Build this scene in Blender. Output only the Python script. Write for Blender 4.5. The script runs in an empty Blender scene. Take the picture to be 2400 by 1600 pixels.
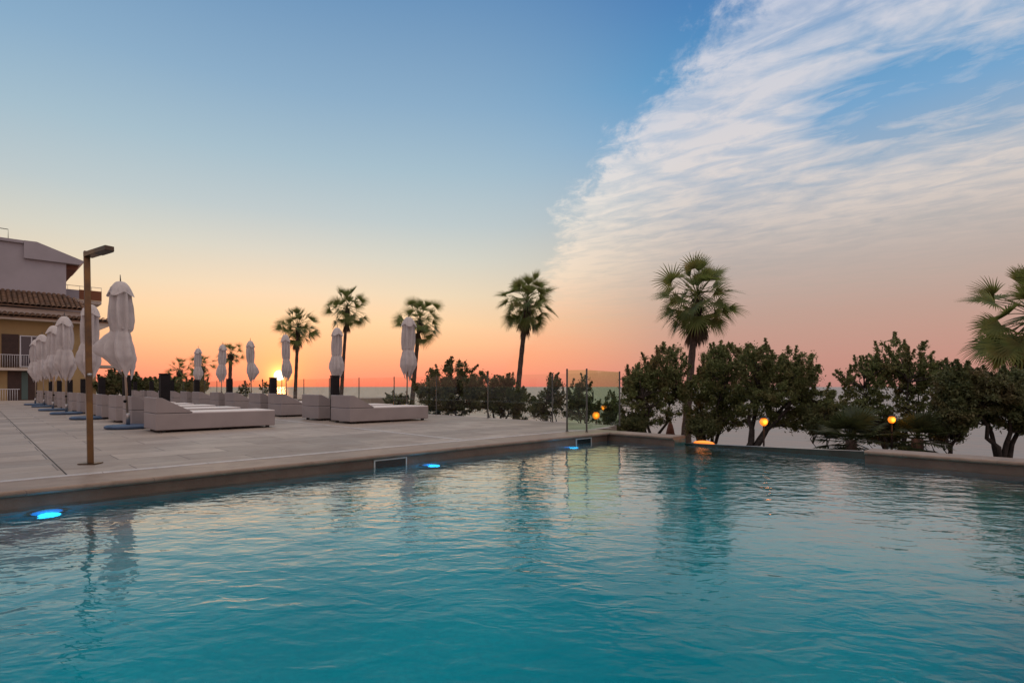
import bpy, bmesh, math, random
import numpy as np
from mathutils import Vector, Matrix, Quaternion

PI = math.pi
S = bpy.context.scene
C = S.collection

# ------------------------------------------------------------------ camera
CAM_H = 0.853
cam_d = bpy.data.cameras.new('camera'); cam = bpy.data.objects.new('camera', cam_d); C.objects.link(cam)
cam.location = (0, 0, CAM_H); cam.rotation_euler = (math.radians(90), 0, 0)
cam_d.sensor_width = 36; cam_d.lens = 19.35; cam_d.shift_y = 0.0438
cam_d.clip_start = 0.05; cam_d.clip_end = 40000
S.camera = cam

# ------------------------------------------------------------------ world
SUN_AZ = math.atan2(655 - 1200, 1290)          # measured from +Y towards +X
SUN_EL = math.radians(1.05)
sun_dir = Vector((math.sin(SUN_AZ) * math.cos(SUN_EL), math.cos(SUN_AZ) * math.cos(SUN_EL), math.sin(SUN_EL)))

def lin(r, g, b):
    f = lambda c: (c / 255 / 12.92) if c <= 10 else ((c / 255 + 0.055) / 1.055) ** 2.4
    return (f(r), f(g), f(b), 1)

world = bpy.data.worlds.new('World'); S.world = world; world.use_nodes = True
wt = world.node_tree; wt.nodes.clear()

class NT:
    """small expression helper for node trees"""
    def __init__(s, t): s.t = t
    def n(s, typ, **kw):
        nd = s.t.nodes.new(typ)
        for k, v in kw.items(): setattr(nd, k, v)
        return nd
    def put(s, sock, v):
        if v is None: return
        if isinstance(v, bpy.types.NodeSocket): s.t.links.new(v, sock)
        else: sock.default_value = v
    def m(s, op, a, b=None, c=None, clamp=False):
        nd = s.n('ShaderNodeMath', operation=op); nd.use_clamp = clamp
        s.put(nd.inputs[0], a); s.put(nd.inputs[1], b); s.put(nd.inputs[2], c)
        return nd.outputs[0]
    def mr(s, v, a, b, c=0.0, d=1.0, smooth=True):
        nd = s.n('ShaderNodeMapRange'); nd.interpolation_type = 'SMOOTHSTEP' if smooth else 'LINEAR'
        nd.clamp = True
        s.put(nd.inputs[0], v)
        for i, x in enumerate((a, b, c, d)): s.put(nd.inputs[i + 1], x)
        return nd.outputs[0]
    def mix(s, f, a, b, blend='MIX'):
        nd = s.n('ShaderNodeMix', data_type='RGBA', blend_type=blend)
        s.put(nd.inputs[0], f); s.put(nd.inputs[6], a); s.put(nd.inputs[7], b)
        return nd.outputs[2]
    def ramp(s, v, stops, interp='LINEAR'):
        nd = s.n('ShaderNodeValToRGB'); cr = nd.color_ramp; cr.interpolation = interp
        while len(cr.elements) < len(stops): cr.elements.new(0.5)
        for e, (p, col) in zip(cr.elements, stops): e.position = p; e.color = col
        s.put(nd.inputs[0], v); return nd.outputs[0]
    def xyz(s, x, y, z):
        nd = s.n('ShaderNodeCombineXYZ'); s.put(nd.inputs[0], x); s.put(nd.inputs[1], y); s.put(nd.inputs[2], z)
        return nd.outputs[0]
    def noise(s, vec, scale, detail=4, rough=0.5, dist=0.0):
        nd = s.n('ShaderNodeTexNoise'); s.put(nd.inputs['Vector'], vec)
        nd.inputs['Scale'].default_value = scale; nd.inputs['Detail'].default_value = detail
        nd.inputs['Roughness'].default_value = rough; nd.inputs['Distortion'].default_value = dist
        return nd.outputs[0]

w = NT(wt)
tc = w.n('ShaderNodeTexCoord'); sp = w.n('ShaderNodeSeparateXYZ'); wt.links.new(tc.outputs['Generated'], sp.inputs[0])
dx, dy, dz = sp.outputs
zc = w.m('MAXIMUM', dz, 0.0)
t = w.m('DIVIDE', zc, 0.6)
hyp = w.m('SQRT', w.m('ADD', w.m('MULTIPLY', dx, dx), w.m('MULTIPLY', dy, dy)))
hyp = w.m('MAXIMUM', hyp, 0.001)
caz = w.m('DIVIDE', w.m('ADD', w.m('MULTIPLY', dx, math.sin(SUN_AZ)), w.m('MULTIPLY', dy, math.cos(SUN_AZ))), hyp)
q = lambda zz: min(1, zz / 0.6)
near = w.ramp(t, [(q(0.0), lin(243, 124, 104)), (q(.016), lin(250, 140, 114)), (q(.045), lin(252, 162, 124)), (q(.075), lin(251, 184, 138)), (q(.11), lin(240, 200, 156)),
                  (q(.16), lin(226, 206, 176)), (q(.22), lin(204, 202, 189)), (q(.28), lin(180, 192, 194)), (q(.36), lin(157, 181, 194)),
                  (q(.45), lin(132, 164, 190)), (1.0, lin(92, 134, 176))])
far = w.ramp(t, [(q(0.0), lin(182, 128, 120)), (q(.04), lin(184, 138, 125)), (q(.09), lin(182, 147, 133)), (q(.16), lin(176, 158, 148)),
                 (q(.24), lin(170, 166, 165)), (q(.32), lin(148, 166, 185)), (q(.40), lin(112, 156, 194)), (q(.47), lin(84, 143, 188)),
                 (1.0, lin(62, 110, 168))])
back = w.ramp(t, [(0.0, lin(186, 152, 145)), (q(.1), lin(204, 167, 162)), (q(.25), lin(203, 176, 174)), (q(.5), lin(188, 184, 188)),
                  (1.0, lin(150, 158, 174))])
base = w.mix(w.mr(caz, 0.99, 0.72), near, far)
base = w.mix(w.mr(caz, 0.35, -0.35), base, back)
base = w.mix(w.mr(dz, 0.60, 0.85), base, lin(248, 228, 212))
# streaky high cloud sheet, laid out on a flat layer above the ground
inv = w.m('DIVIDE', 1.0, w.m('MAXIMUM', dz, 0.02))
px_ = w.m('MULTIPLY', dx, inv); py_ = w.m('MULTIPLY', dy, inv)
a_ = w.m('SUBTRACT', w.m('MULTIPLY', px_, 0.80), w.m('MULTIPLY', py_, 0.60))
b_ = w.m('ADD', w.m('MULTIPLY', px_, 0.60), w.m('MULTIPLY', py_, 0.80))
vec = w.xyz(w.m('MULTIPLY', a_, 1.3), w.m('MULTIPLY', b_, 2.6), 0.0)
n1 = w.noise(vec, 2.6, 10, 0.60, 0.55)
vec2 = w.xyz(w.m('MULTIPLY', a_, 0.8), w.m('MULTIPLY', b_, 1.2), 3.0)
n2 = w.noise(vec2, 1.1, 4, 0.5, 0.2)
n3 = w.noise(w.xyz(w.m('MULTIPLY', px_, 1.6), w.m('MULTIPLY', py_, 1.0), 7.0), 4.0, 8, 0.66, 0.3)
edge = w.m('ADD', 0.27, w.m('MULTIPLY', w.m('MAXIMUM', w.m('SUBTRACT', 3.1, py_), 0.0), 0.17))
edge = w.m('SUBTRACT', edge, w.m('MULTIPLY', w.m('MAXIMUM', w.m('SUBTRACT', py_, 7.0), 0.0), 0.035))
off = w.m('SUBTRACT', px_, edge)
off = w.m('ADD', off, w.m('ADD', w.m('MULTIPLY', w.m('SUBTRACT', n3, 0.5), w.mr(py_, 1.5, 8.0, 0.62, 0.75)), w.m('MULTIPLY', w.m('SUBTRACT', n2, 0.5), 0.45)))
sheet = w.mr(off, -0.08, w.mr(py_, 2.0, 10.0, 0.10, 0.55))
rim = w.mr(off, 0.9, 0.15)
gap = w.m('MULTIPLY', w.m('POWER', 2.718, w.m('MULTIPLY', w.m('POWER', w.m('DIVIDE', w.m('SUBTRACT', w.m('ABSOLUTE', w.m('SUBTRACT', b_, 2.36)), 0.0), 0.24), 2.0), -1.0)), w.mr(a_, -0.55, -0.05))
dens = w.m('ADD', w.mr(n1, 0.30, 0.72, 0.22, 0.98), w.m('MULTIPLY', w.m('SUBTRACT', n2, 0.5), 1.6))
dens = w.m('ADD', dens, w.m('MULTIPLY', rim, 0.33))
dens = w.m('ADD', dens, w.m('MULTIPLY', w.m('SUBTRACT', n3, 0.5), 0.9))
dens = w.m('SUBTRACT', dens, w.m('MULTIPLY', gap, 0.9))
dens = w.m('MAXIMUM', w.m('MINIMUM', dens, 1.0), 0.0)
low = w.mr(dz, 0.26, 0.10)
dens = w.m('ADD', w.m('MULTIPLY', dens, w.m('SUBTRACT', 1.0, low)), w.m('MULTIPLY', low, w.m('ADD', w.mr(caz, 0.80, 0.94, 0.36, 0.60), w.m('MULTIPLY', dens, 0.42))))
front = w.mr(caz, -0.5, 0.2)
cl = w.m('MULTIPLY', w.m('MULTIPLY', w.m('MULTIPLY', sheet, dens), front), w.mr(dz, -0.01, 0.05))
ccol_n = w.ramp(t, [(0.0, lin(235, 140, 110)), (q(.06), lin(240, 160, 120)), (q(.12), lin(238, 185, 145)), (q(.2), lin(243, 218, 190)), (q(.3), lin(236, 226, 213)),
                    (q(.45), lin(205, 208, 220)), (1.0, lin(190, 200, 220))])
ccol_f = w.ramp(t, [(0.0, lin(195, 130, 120)), (q(.12), lin(185, 150, 138)), (q(.2), lin(184, 168, 160)), (q(.28), lin(210, 197, 188)), (q(.36), lin(220, 209, 203)),
                    (1.0, lin(200, 205, 220))])
ccol = w.mix(w.mr(caz, 0.93, 0.72), ccol_n, ccol_f)
sky = w.mix(w.m('MULTIPLY', cl, 0.82), base, ccol)
# the sun: disc and the glow of the air round it
vd = w.n('ShaderNodeVectorMath', operation='DOT_PRODUCT'); wt.links.new(tc.outputs['Generated'], vd.inputs[0]); vd.inputs[1].default_value = sun_dir
dt = w.m('MAXIMUM', vd.outputs['Value'], 0.0)
g1 = w.m('POWER', dt, 9000.0); g2 = w.m('POWER', dt, 900.0); g3 = w.m('POWER', dt, 60.0)
disc = w.mr(dt, math.cos(math.radians(0.54)), math.cos(math.radians(0.42)))
def scaled(f, col):
    return w.mix(1.0, (0, 0, 0, 1), w.mix(f, (0, 0, 0, 1), col))
glow = w.mix(1.0, scaled(g1, (1.4, 0.7, 0.12, 1)), scaled(g2, (0.50, 0.13, 0.0, 1)), 'ADD')
glow = w.mix(1.0, glow, scaled(g3, (0.06, 0.004, 0.0, 1)), 'ADD')
sky = w.mix(1.0, sky, glow, 'ADD')
sky = w.mix(disc, sky, (3.0, 2.5, 1.6, 1))
# a little of the physical sky model on top
st = w.n('ShaderNodeTexSky'); st.sky_type = 'NISHITA'; st.sun_disc = False
st.sun_elevation = SUN_EL; st.sun_rotation = SUN_AZ
bg1 = w.n('ShaderNodeBackground'); wt.links.new(sky, bg1.inputs[0]); bg1.inputs[1].default_value = 0.97
bg2 = w.n('ShaderNodeBackground'); wt.links.new(st.outputs[0], bg2.inputs[0]); bg2.inputs[1].default_value = 0.008
ad = w.n('ShaderNodeAddShader'); wt.links.new(bg1.outputs[0], ad.inputs[0]); wt.links.new(bg2.outputs[0], ad.inputs[1])
wo = w.n('ShaderNodeOutputWorld'); wt.links.new(ad.outputs[0], wo.inputs[0])

# ------------------------------------------------------------------ sun
sl = bpy.data.lights.new('sun', 'SUN'); sl.energy = 0.5; sl.angle = math.radians(1.0); sl.color = (1.0, 0.34, 0.09)
so = bpy.data.objects.new('sun', sl); C.objects.link(so)
so.rotation_euler = (-sun_dir).to_track_quat('-Z', 'Y').to_euler()

S.view_settings.view_transform = 'Standard'; S.view_settings.look = 'None'
S.view_settings.exposure = 0.2; S.view_settings.gamma = 1.0
S.cycles.max_bounces = 10; S.cycles.transparent_max_bounces = 16
S.cycles.transmission_bounces = 6; S.cycles.glossy_bounces = 4; S.cycles.diffuse_bounces = 3
S.cycles.sample_clamp_indirect = 4.0; S.cycles.caustics_reflective = False
S.cycles.use_denoising = True

# ------------------------------------------------------------------ helpers
F = 1290.0
def ground(px, py, z=0.0):
    D = (CAM_H - z) * F / (py - 905.0)
    return Vector(((px - 1200) / F * D, D, z))
def at(px, py, D):
    return Vector(((px - 1200) / F * D, D, CAM_H + (905.0 - py) * D / F))
U = Vector((0.715, 0.699, 0)).normalized()
V = Vector((-U.y, U.x, 0))
ANG = math.atan2(U.y, U.x)
K = Vector((1.80, 10.19, 0))                       # inner corner of the pool edge
def uv(u, v, z=0.0):
    p = K + U * u + V * v
    return Vector((p.x, p.y, z))

def tag(o, label=None, cat=None, group=None, kind=None):
    if label: o['label'] = label
    if cat: o['category'] = cat
    if group: o['group'] = group
    if kind: o['kind'] = kind
    return o
def empty(name, loc, label, cat, group=None, rz=0.0):
    o = bpy.data.objects.new(name, None); C.objects.link(o)
    o.location = loc; o.rotation_euler = (0, 0, rz); o.empty_display_size = 0.2
    return tag(o, label, cat, group)

class MB:
    """collects geometry, links it as ONE mesh object"""
    def __init__(s): s.v = []; s.f = []; s.sm = []
    def add(s, vs, fs, smooth=False):
        k = len(s.v); s.v += [tuple(p) for p in vs]; s.f += [tuple(i + k for i in f) for f in fs]; s.sm += [smooth] * len(fs)
    def box(s, x0, x1, y0, y1, z0, z1, M=None):
        vs = [Vector((x, y, z)) for z in (z0, z1) for x, y in ((x0, y0), (x1, y0), (x1, y1), (x0, y1))]
        if M is not None: vs = [M @ p for p in vs]
        s.add(vs, [(3, 2, 1, 0), (4, 5, 6, 7), (0, 1, 5, 4), (1, 2, 6, 5), (2, 3, 7, 6), (3, 0, 4, 7)])
    def prism(s, pts, z0, z1):
        n = len(pts)
        vs = [(p[0], p[1], z0) for p in pts] + [(p[0], p[1], z1) for p in pts]
        s.add(vs, [tuple(range(n - 1, -1, -1)), tuple(range(n, 2 * n))] + [(i, (i + 1) % n, n + (i + 1) % n, n + i) for i in range(n)])
    def tube(s, pts, rads, n=8, caps=True):
        pts = [Vector(p) for p in pts]; rings = []
        up = Vector((0.13, 0.31, 0.94)).normalized()
        for i, p in enumerate(pts):
            d = (pts[min(i + 1, len(pts) - 1)] - pts[max(i - 1, 0)])
            d = d.normalized() if d.length > 1e-9 else Vector((0, 0, 1))
            a = d.cross(up)
            if a.length < 0.05: a = d.cross(Vector((1, 0, 0)))
            a.normalize(); b = d.cross(a); r = rads[i] if hasattr(rads, '__len__') else rads
            rings.append([p + (a * math.cos(2 * PI * k / n) + b * math.sin(2 * PI * k / n)) * r for k in range(n)])
        vs = [q for r in rings for q in r]
        fs = [(i * n + k, i * n + (k + 1) % n, (i + 1) * n + (k + 1) % n, (i + 1) * n + k) for i in range(len(pts) - 1) for k in range(n)]
        if caps: fs += [tuple(range(n - 1, -1, -1)), tuple(range((len(pts) - 1) * n, len(pts) * n))]
        s.add(vs, fs, True)
    def lathe(s, prof, n=20, c=(0, 0, 0), smooth=True):
        vs = [(c[0] + r * math.cos(2 * PI * k / n), c[1] + r * math.sin(2 * PI * k / n), c[2] + z) for r, z in prof for k in range(n)]
        fs = [(i * n + k, i * n + (k + 1) % n, (i + 1) * n + (k + 1) % n, (i + 1) * n + k) for i in range(len(prof) - 1) for k in range(n)]
        fs += [tuple(range(n - 1, -1, -1)), tuple(range((len(prof) - 1) * n, len(prof) * n))]
        s.add(vs, fs, smooth)
    def build(s, name, m, parent=None, loc=None, rz=0.0, bevel=0.0, segs=2):
        me = bpy.data.meshes.new(name); me.from_pydata(s.v, [], s.f)
        me.polygons.foreach_set('use_smooth', s.sm); me.materials.append(m); me.update()
        if bevel:
            bm = bmesh.new(); bm.from_mesh(me)
            bmesh.ops.bevel(bm, geom=[e for e in bm.edges if len(e.link_faces) == 2 and e.calc_face_angle(0) > 0.3],
                            offset=bevel, segments=segs, affect='EDGES', profile=0.6, clamp_overlap=True)
            bm.to_mesh(me); bm.free()
        o = bpy.data.objects.new(name, me); C.objects.link(o)
        if parent is not None: o.parent = parent
        if loc is not None: o.location = loc
        o.rotation_euler = (0, 0, rz)
        return o

def mat(name, col, rough=0.6, metal=0.0, var=0.0, vscale=3.0, bump=0.0, bscale=20.0, spec=0.5, col2=None, coords='Object', sub=None, emis=None):
    m = bpy.data.materials.new(name); m.use_nodes = True; nt = NT(m.node_tree); b = m.node_tree.nodes['Principled BSDF']
    c = tuple(col) + ((1,) if len(col) == 3 else ())
    b.inputs['Roughness'].default_value = rough; b.inputs['Metallic'].default_value = metal
    b.inputs['Specular IOR Level'].default_value = spec
    tcn = nt.n('ShaderNodeTexCoord').outputs[coords]
    if var or col2:
        n = nt.noise(tcn, vscale, 5, 0.6)
        c2 = (tuple(col2) + (1,))[:4] if col2 else tuple(min(1, x * (1 + var)) for x in c[:3]) + (1,)
        c1 = c if col2 else tuple(x * (1 - var) for x in c[:3]) + (1,)
        nt.put(b.inputs['Base Color'], nt.mix(nt.mr(n, 0.3, 0.7), c1, c2))
    else: b.inputs['Base Color'].default_value = c
    if bump:
        n = nt.noise(tcn, bscale, 4, 0.6); bp = nt.n('ShaderNodeBump'); bp.inputs['Strength'].default_value = bump; bp.inputs['Distance'].default_value = 0.02
        nt.put(bp.inputs['Height'], n); nt.put(b.inputs['Normal'], bp.outputs[0])
    if emis:
        b.inputs['Emission Color'].default_value = tuple(emis[0]) + (1,); b.inputs['Emission Strength'].default_value = emis[1]
    return m

# ------------------------------------------------------------------ materials
def mat_deck():
    m = bpy.data.materials.new('deck_stone'); m.use_nodes = True; nt = NT(m.node_tree); b = m.node_tree.nodes['Principled BSDF']
    g = nt.n('ShaderNodeNewGeometry').outputs['Position']
    mp = nt.n('ShaderNodeMapping'); mp.vector_type = 'TEXTURE'; mp.inputs['Location'].default_value = K; mp.inputs['Rotation'].default_value = (0, 0, ANG)
    nt.put(mp.inputs['Vector'], g)
    br = nt.n('ShaderNodeTexBrick'); nt.put(br.inputs['Vector'], mp.outputs[0]); br.offset = 0.5
    br.inputs['Scale'].default_value = 1.0; br.inputs['Brick Width'].default_value = 1.2; br.inputs['Row Height'].default_value = 0.6
    br.inputs['Mortar Size'].default_value = 0.008; br.inputs['Mortar Smooth'].default_value = 0.2; br.inputs['Bias'].default_value = 0.0
    br.inputs['Color1'].default_value = (0.275, 0.226, 0.19, 1); br.inputs['Color2'].default_value = (0.44, 0.37, 0.315, 1); br.inputs['Mortar'].default_value = (0.11, 0.09, 0.08, 1)
    n = nt.noise(mp.outputs[0], 1.3, 8, 0.65, 0.6); n2 = nt.noise(mp.outputs[0], 14, 6, 0.6)
    sep = nt.n('ShaderNodeSeparateXYZ'); nt.put(sep.inputs[0], mp.outputs[0])
    vein = nt.noise(nt.xyz(nt.m('MULTIPLY', sep.outputs[0], 0.9), nt.m('MULTIPLY', sep.outputs[1], 6.0), 0.0), 1.6, 7, 0.7, 1.0)
    c = nt.mix(nt.mr(n, 0.3, 0.72, 0.0, 0.42), br.outputs['Color'], (0.24, 0.195, 0.165, 1))
    c = nt.mix(nt.mr(vein, 0.55, 0.75, 0.0, 0.35), c, (0.50, 0.44, 0.38, 1))
    c = nt.mix(nt.mr(n2, 0.5, 0.8, 0.0, 0.25), c, (0.16, 0.13, 0.11, 1))
    nt.put(b.inputs['Base Color'], c)
    nt.put(b.inputs['Roughness'], nt.mr(n, 0.3, 0.7, 0.42, 0.62)); b.inputs['Specular IOR Level'].default_value = 0.4
    bp = nt.n('ShaderNodeBump'); bp.inputs['Strength'].default_value = 0.25; bp.inputs['Distance'].default_value = 0.01
    nt.put(bp.inputs['Height'], nt.m('SUBTRACT', nt.m('MULTIPLY', n2, 0.35), br.outputs['Fac'])); nt.put(b.inputs['Normal'], bp.outputs[0])
    return m
def mat_coping():
    m = bpy.data.materials.new('coping_stone'); m.use_nodes = True; nt = NT(m.node_tree); b = m.node_tree.nodes['Principled BSDF']
    g = nt.n('ShaderNodeNewGeometry').outputs['Position']
    mp = nt.n('ShaderNodeMapping'); mp.vector_type = 'TEXTURE'; mp.inputs['Location'].default_value = K; mp.inputs['Rotation'].default_value = (0, 0, ANG)
    nt.put(mp.inputs['Vector'], g); sep = nt.n('ShaderNodeSeparateXYZ'); nt.put(sep.inputs[0], mp.outputs[0])
    ds = nt.n('ShaderNodeVectorMath', operation='ADD')
    fx = nt.m('FRACT', nt.m('DIVIDE', nt.m('ADD', sep.outputs[0], sep.outputs[1]), 0.9)); jd = nt.m('MINIMUM', fx, nt.m('SUBTRACT', 1.0, fx)); joint = nt.mr(jd, 0.006, 0.002)
    n = nt.noise(mp.outputs[0], 2.2, 8, 0.65, 0.8); n2 = nt.noise(mp.outputs[0], 22, 5, 0.6)
    vein = nt.noise(nt.xyz(nt.m('MULTIPLY', sep.outputs[0], 1.2), nt.m('MULTIPLY', sep.outputs[1], 9.0), nt.m('MULTIPLY', sep.outputs[2], 9.0)), 1.4, 7, 0.7, 0.8)
    c = nt.mix(nt.mr(n, 0.3, 0.7), (0.20, 0.135, 0.095, 1), (0.31, 0.225, 0.17, 1))
    c = nt.mix(nt.mr(vein, 0.52, 0.75, 0.0, 0.5), c, (0.38, 0.32, 0.27, 1))
    c = nt.mix(nt.mr(n2, 0.5, 0.8, 0.0, 0.3), c, (0.12, 0.085, 0.065, 1))
    c = nt.mix(nt.m('MULTIPLY', joint, 0.5), c, (0.08, 0.06, 0.05, 1))
    nt.put(b.inputs['Base Color'], c); b.inputs['Roughness'].default_value = 0.42; b.inputs['Specular IOR Level'].default_value = 0.45
    bp = nt.n('ShaderNodeBump'); bp.inputs['Strength'].default_value = 0.2; bp.inputs['Distance'].default_value = 0.01
    nt.put(bp.inputs['Height'], nt.m('SUBTRACT', nt.m('MULTIPLY', n2, 0.5), joint)); nt.put(b.inputs['Normal'], bp.outputs[0])
    return m
def mat_poolwater():
    m = bpy.data.materials.new('pool_water'); m.use_nodes = True; nt = NT(m.node_tree); t_ = m.node_tree
    t_.nodes.remove(t_.nodes['Principled BSDF']); out = t_.nodes['Material Output']
    g = nt.n('ShaderNodeNewGeometry').outputs['Position']
    mp = nt.n('ShaderNodeMapping'); mp.inputs['Rotation'].default_value = (0, 0, 0.25); mp.inputs['Scale'].default_value = (0.75, 1.25, 1); nt.put(mp.inputs['Vector'], g)
    n1 = nt.noise(mp.outputs[0], 2.5, 2, 0.45, 0.4)
    n2 = nt.noise(mp.outputs[0], 7.0, 2, 0.5, 0.6)
    n3 = nt.noise(mp.outputs[0], 17.0, 1.5, 0.45, 0.3)
    patch = nt.mr(nt.noise(g, 0.45, 3, 0.55, 0.4), 0.35, 0.68, 0.5, 1.3)
    h = nt.m('ADD', nt.m('MULTIPLY', n1, WAVE[0]), nt.m('MULTIPLY', nt.m('ADD', nt.m('MULTIPLY', n2, WAVE[1]), nt.m('MULTIPLY', n3, WAVE[2])), patch))
    bp = nt.n('ShaderNodeBump'); bp.inputs['Strength'].default_value = 1.0; bp.inputs['Distance'].default_value = 1.0
    nt.put(bp.inputs['Height'], h)
    rf = nt.n('ShaderNodeBsdfRefraction'); rf.inputs['Color'].default_value = (0.35, 0.97, 1.0, 1); rf.inputs['Roughness'].default_value = 0.0; rf.inputs['IOR'].default_value = 1.33
    gl = nt.n('ShaderNodeBsdfGlossy'); gl.inputs['Roughness'].default_value = 0.0; gl.inputs['Color'].default_value = (1, 1, 1, 1)
    lw = nt.n('ShaderNodeLayerWeight'); lw.inputs[0].default_value = 0.5
    for nd in (rf, gl, lw): nt.put(nd.inputs['Normal'], bp.outputs[0])
    fac = nt.ramp(lw.outputs['Facing'], [(0.0, (.02,) * 3 + (1,)), (0.50, (.022,) * 3 + (1,)), (0.60, (.04,) * 3 + (1,)), (0.70, (.15,) * 3 + (1,)), (0.79, (.46,) * 3 + (1,)), (0.88, (.76,) * 3 + (1,)), (1.0, (.95,) * 3 + (1,))])
    mx = nt.n('ShaderNodeMixShader'); nt.put(mx.inputs[0], fac); t_.links.new(rf.outputs[0], mx.inputs[1]); t_.links.new(gl.outputs[0], mx.inputs[2])
    t_.links.new(mx.outputs[0], out.inputs[0])
    return m
WAVE = (0.011, 0.0076, 0.0022)
def mat_tile():
    m = bpy.data.materials.new('pool_tile'); m.use_nodes = True; nt = NT(m.node_tree); b = m.node_tree.nodes['Principled BSDF']
    g = nt.n('ShaderNodeNewGeometry').outputs['Position']
    n = nt.noise(g, 0.6, 3, 0.5); n2 = nt.noise(g, 30, 2, 0.5)
    c = nt.mix(nt.mr(n, 0.3, 0.7), (0.0, 0.38, 0.46, 1), (0.0, 0.48, 0.56, 1))
    c = nt.mix(nt.mr(n2, 0.4, 0.6, 0.0, 0.25), c, (0.0, 0.30, 0.41, 1))
    nt.put(b.inputs['Base Color'], c); b.inputs['Roughness'].default_value = 0.5
    return m
def mat_sea():
    m = bpy.data.materials.new('sea_water'); m.use_nodes = True; nt = NT(m.node_tree); b = m.node_tree.nodes['Principled BSDF']
    b.inputs['Base Color'].default_value = (0.15, 0.158, 0.15, 1); b.inputs['Roughness'].default_value = 0.32; b.inputs['IOR'].default_value = 1.6
    g = nt.n('ShaderNodeNewGeometry').outputs['Position']
    n1 = nt.noise(g, 0.25, 4, 0.6); n2 = nt.noise(g, 0.03, 3, 0.6)
    bp = nt.n('ShaderNodeBump'); bp.inputs['Strength'].default_value = 1.0; bp.inputs['Distance'].default_value = 1.0
    nt.put(bp.inputs['Height'], nt.m('ADD', nt.m('MULTIPLY', n1, 0.3), nt.m('MULTIPLY', n2, 1.4))); nt.put(b.inputs['Normal'], bp.outputs[0])
    return m
def mat_glass(name, tint):
    m = bpy.data.materials.new(name); m.use_nodes = True; nt = NT(m.node_tree); t_ = m.node_tree
    t_.nodes.remove(t_.nodes['Principled BSDF']); out = t_.nodes['Material Output']
    tr = nt.n('ShaderNodeBsdfTransparent'); tr.inputs[0].default_value = tuple(tint) + (1,)
    gl = nt.n('ShaderNodeBsdfGlossy'); gl.inputs['Roughness'].default_value = 0.01; gl.inputs[0].default_value = (0.9, 0.97, 0.93, 1)
    fr = nt.n('ShaderNodeFresnel'); fr.inputs[0].default_value = 1.45; gb = nt.n('ShaderNodeNewGeometry')
    ff = nt.m('MULTIPLY', fr.outputs[0], nt.m('SUBTRACT', 1.0, gb.outputs['Backfacing']))
    mx = nt.n('ShaderNodeMixShader'); t_.links.new(ff, mx.inputs[0]); t_.links.new(tr.outputs[0], mx.inputs[1]); t_.links.new(gl.outputs[0], mx.inputs[2])
    t_.links.new(mx.outputs[0], out.inputs[0]); return m
def mat_leaf(name, c1, c2, c3, tl=0.35):
    m = bpy.data.materials.new(name); m.use_nodes = True; nt = NT(m.node_tree); t_ = m.node_tree; b = t_.nodes['Principled BSDF']; out = t_.nodes['Material Output']
    g = nt.n('ShaderNodeNewGeometry'); r = g.outputs['Random Per Island']; n = nt.noise(g.outputs['Position'], 1.4, 3, 0.6)
    c = nt.mix(r, tuple(c1) + (1,), tuple(c2) + (1,)); c = nt.mix(nt.mr(n, 0.45, 0.7, 0.0, 0.8), c, tuple(c3) + (1,))
    nt.put(b.inputs['Base Color'], c); b.inputs['Roughness'].default_value = 0.5; b.inputs['Specular IOR Level'].default_value = 0.35
    tr = nt.n('ShaderNodeBsdfTranslucent'); nt.put(tr.inputs[0], c)
    mx = nt.n('ShaderNodeMixShader'); mx.inputs[0].default_value = tl; t_.links.new(b.outputs[0], mx.inputs[1]); t_.links.new(tr.outputs[0], mx.inputs[2]); t_.links.new(mx.outputs[0], out.inputs[0])
    return m
def mat_cloth():
    m = bpy.data.materials.new('canopy_cloth'); m.use_nodes = True; nt = NT(m.node_tree); t_ = m.node_tree; b = t_.nodes['Principled BSDF']; out = t_.nodes['Material Output']
    g = nt.n('ShaderNodeTexCoord').outputs['Object']; n = nt.noise(g, 3.5, 5, 0.6); n2 = nt.noise(g, 28, 4, 0.6)
    c = nt.mix(nt.mr(n, 0.3, 0.75), (0.72, 0.67, 0.66, 1), (0.58, 0.54, 0.54, 1)); nt.put(b.inputs['Base Color'], c)
    b.inputs['Roughness'].default_value = 0.85; b.inputs['Specular IOR Level'].default_value = 0.2
    bp = nt.n('ShaderNodeBump'); bp.inputs['Strength'].default_value = 0.35; bp.inputs['Distance'].default_value = 0.02; nt.put(bp.inputs['Height'], nt.m('ADD', n2, nt.m('MULTIPLY', n, 2.0))); nt.put(b.inputs['Normal'], bp.outputs[0])
    tr = nt.n('ShaderNodeBsdfTranslucent'); nt.put(tr.inputs[0], c)
    mx = nt.n('ShaderNodeMixShader'); mx.inputs[0].default_value = 0.18; t_.links.new(b.outputs[0], mx.inputs[1]); t_.links.new(tr.outputs[0], mx.inputs[2]); t_.links.new(mx.outputs[0], out.inputs[0])
    return m
def mat_rooftile():
    m = bpy.data.materials.new('roof_clay'); m.use_nodes = True; nt = NT(m.node_tree); b = m.node_tree.nodes['Principled BSDF']
    g = nt.n('ShaderNodeNewGeometry'); n = nt.noise(g.outputs['Position'], 2.0, 5, 0.6)
    c = nt.mix(g.outputs['Random Per Island'], (0.16, 0.085, 0.05, 1), (0.27, 0.15, 0.09, 1)); c = nt.mix(nt.mr(n, 0.45, 0.7), c, (0.10, 0.07, 0.055, 1))
    nt.put(b.inputs['Base Color'], c); b.inputs['Roughness'].default_value = 0.8; return m

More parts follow.
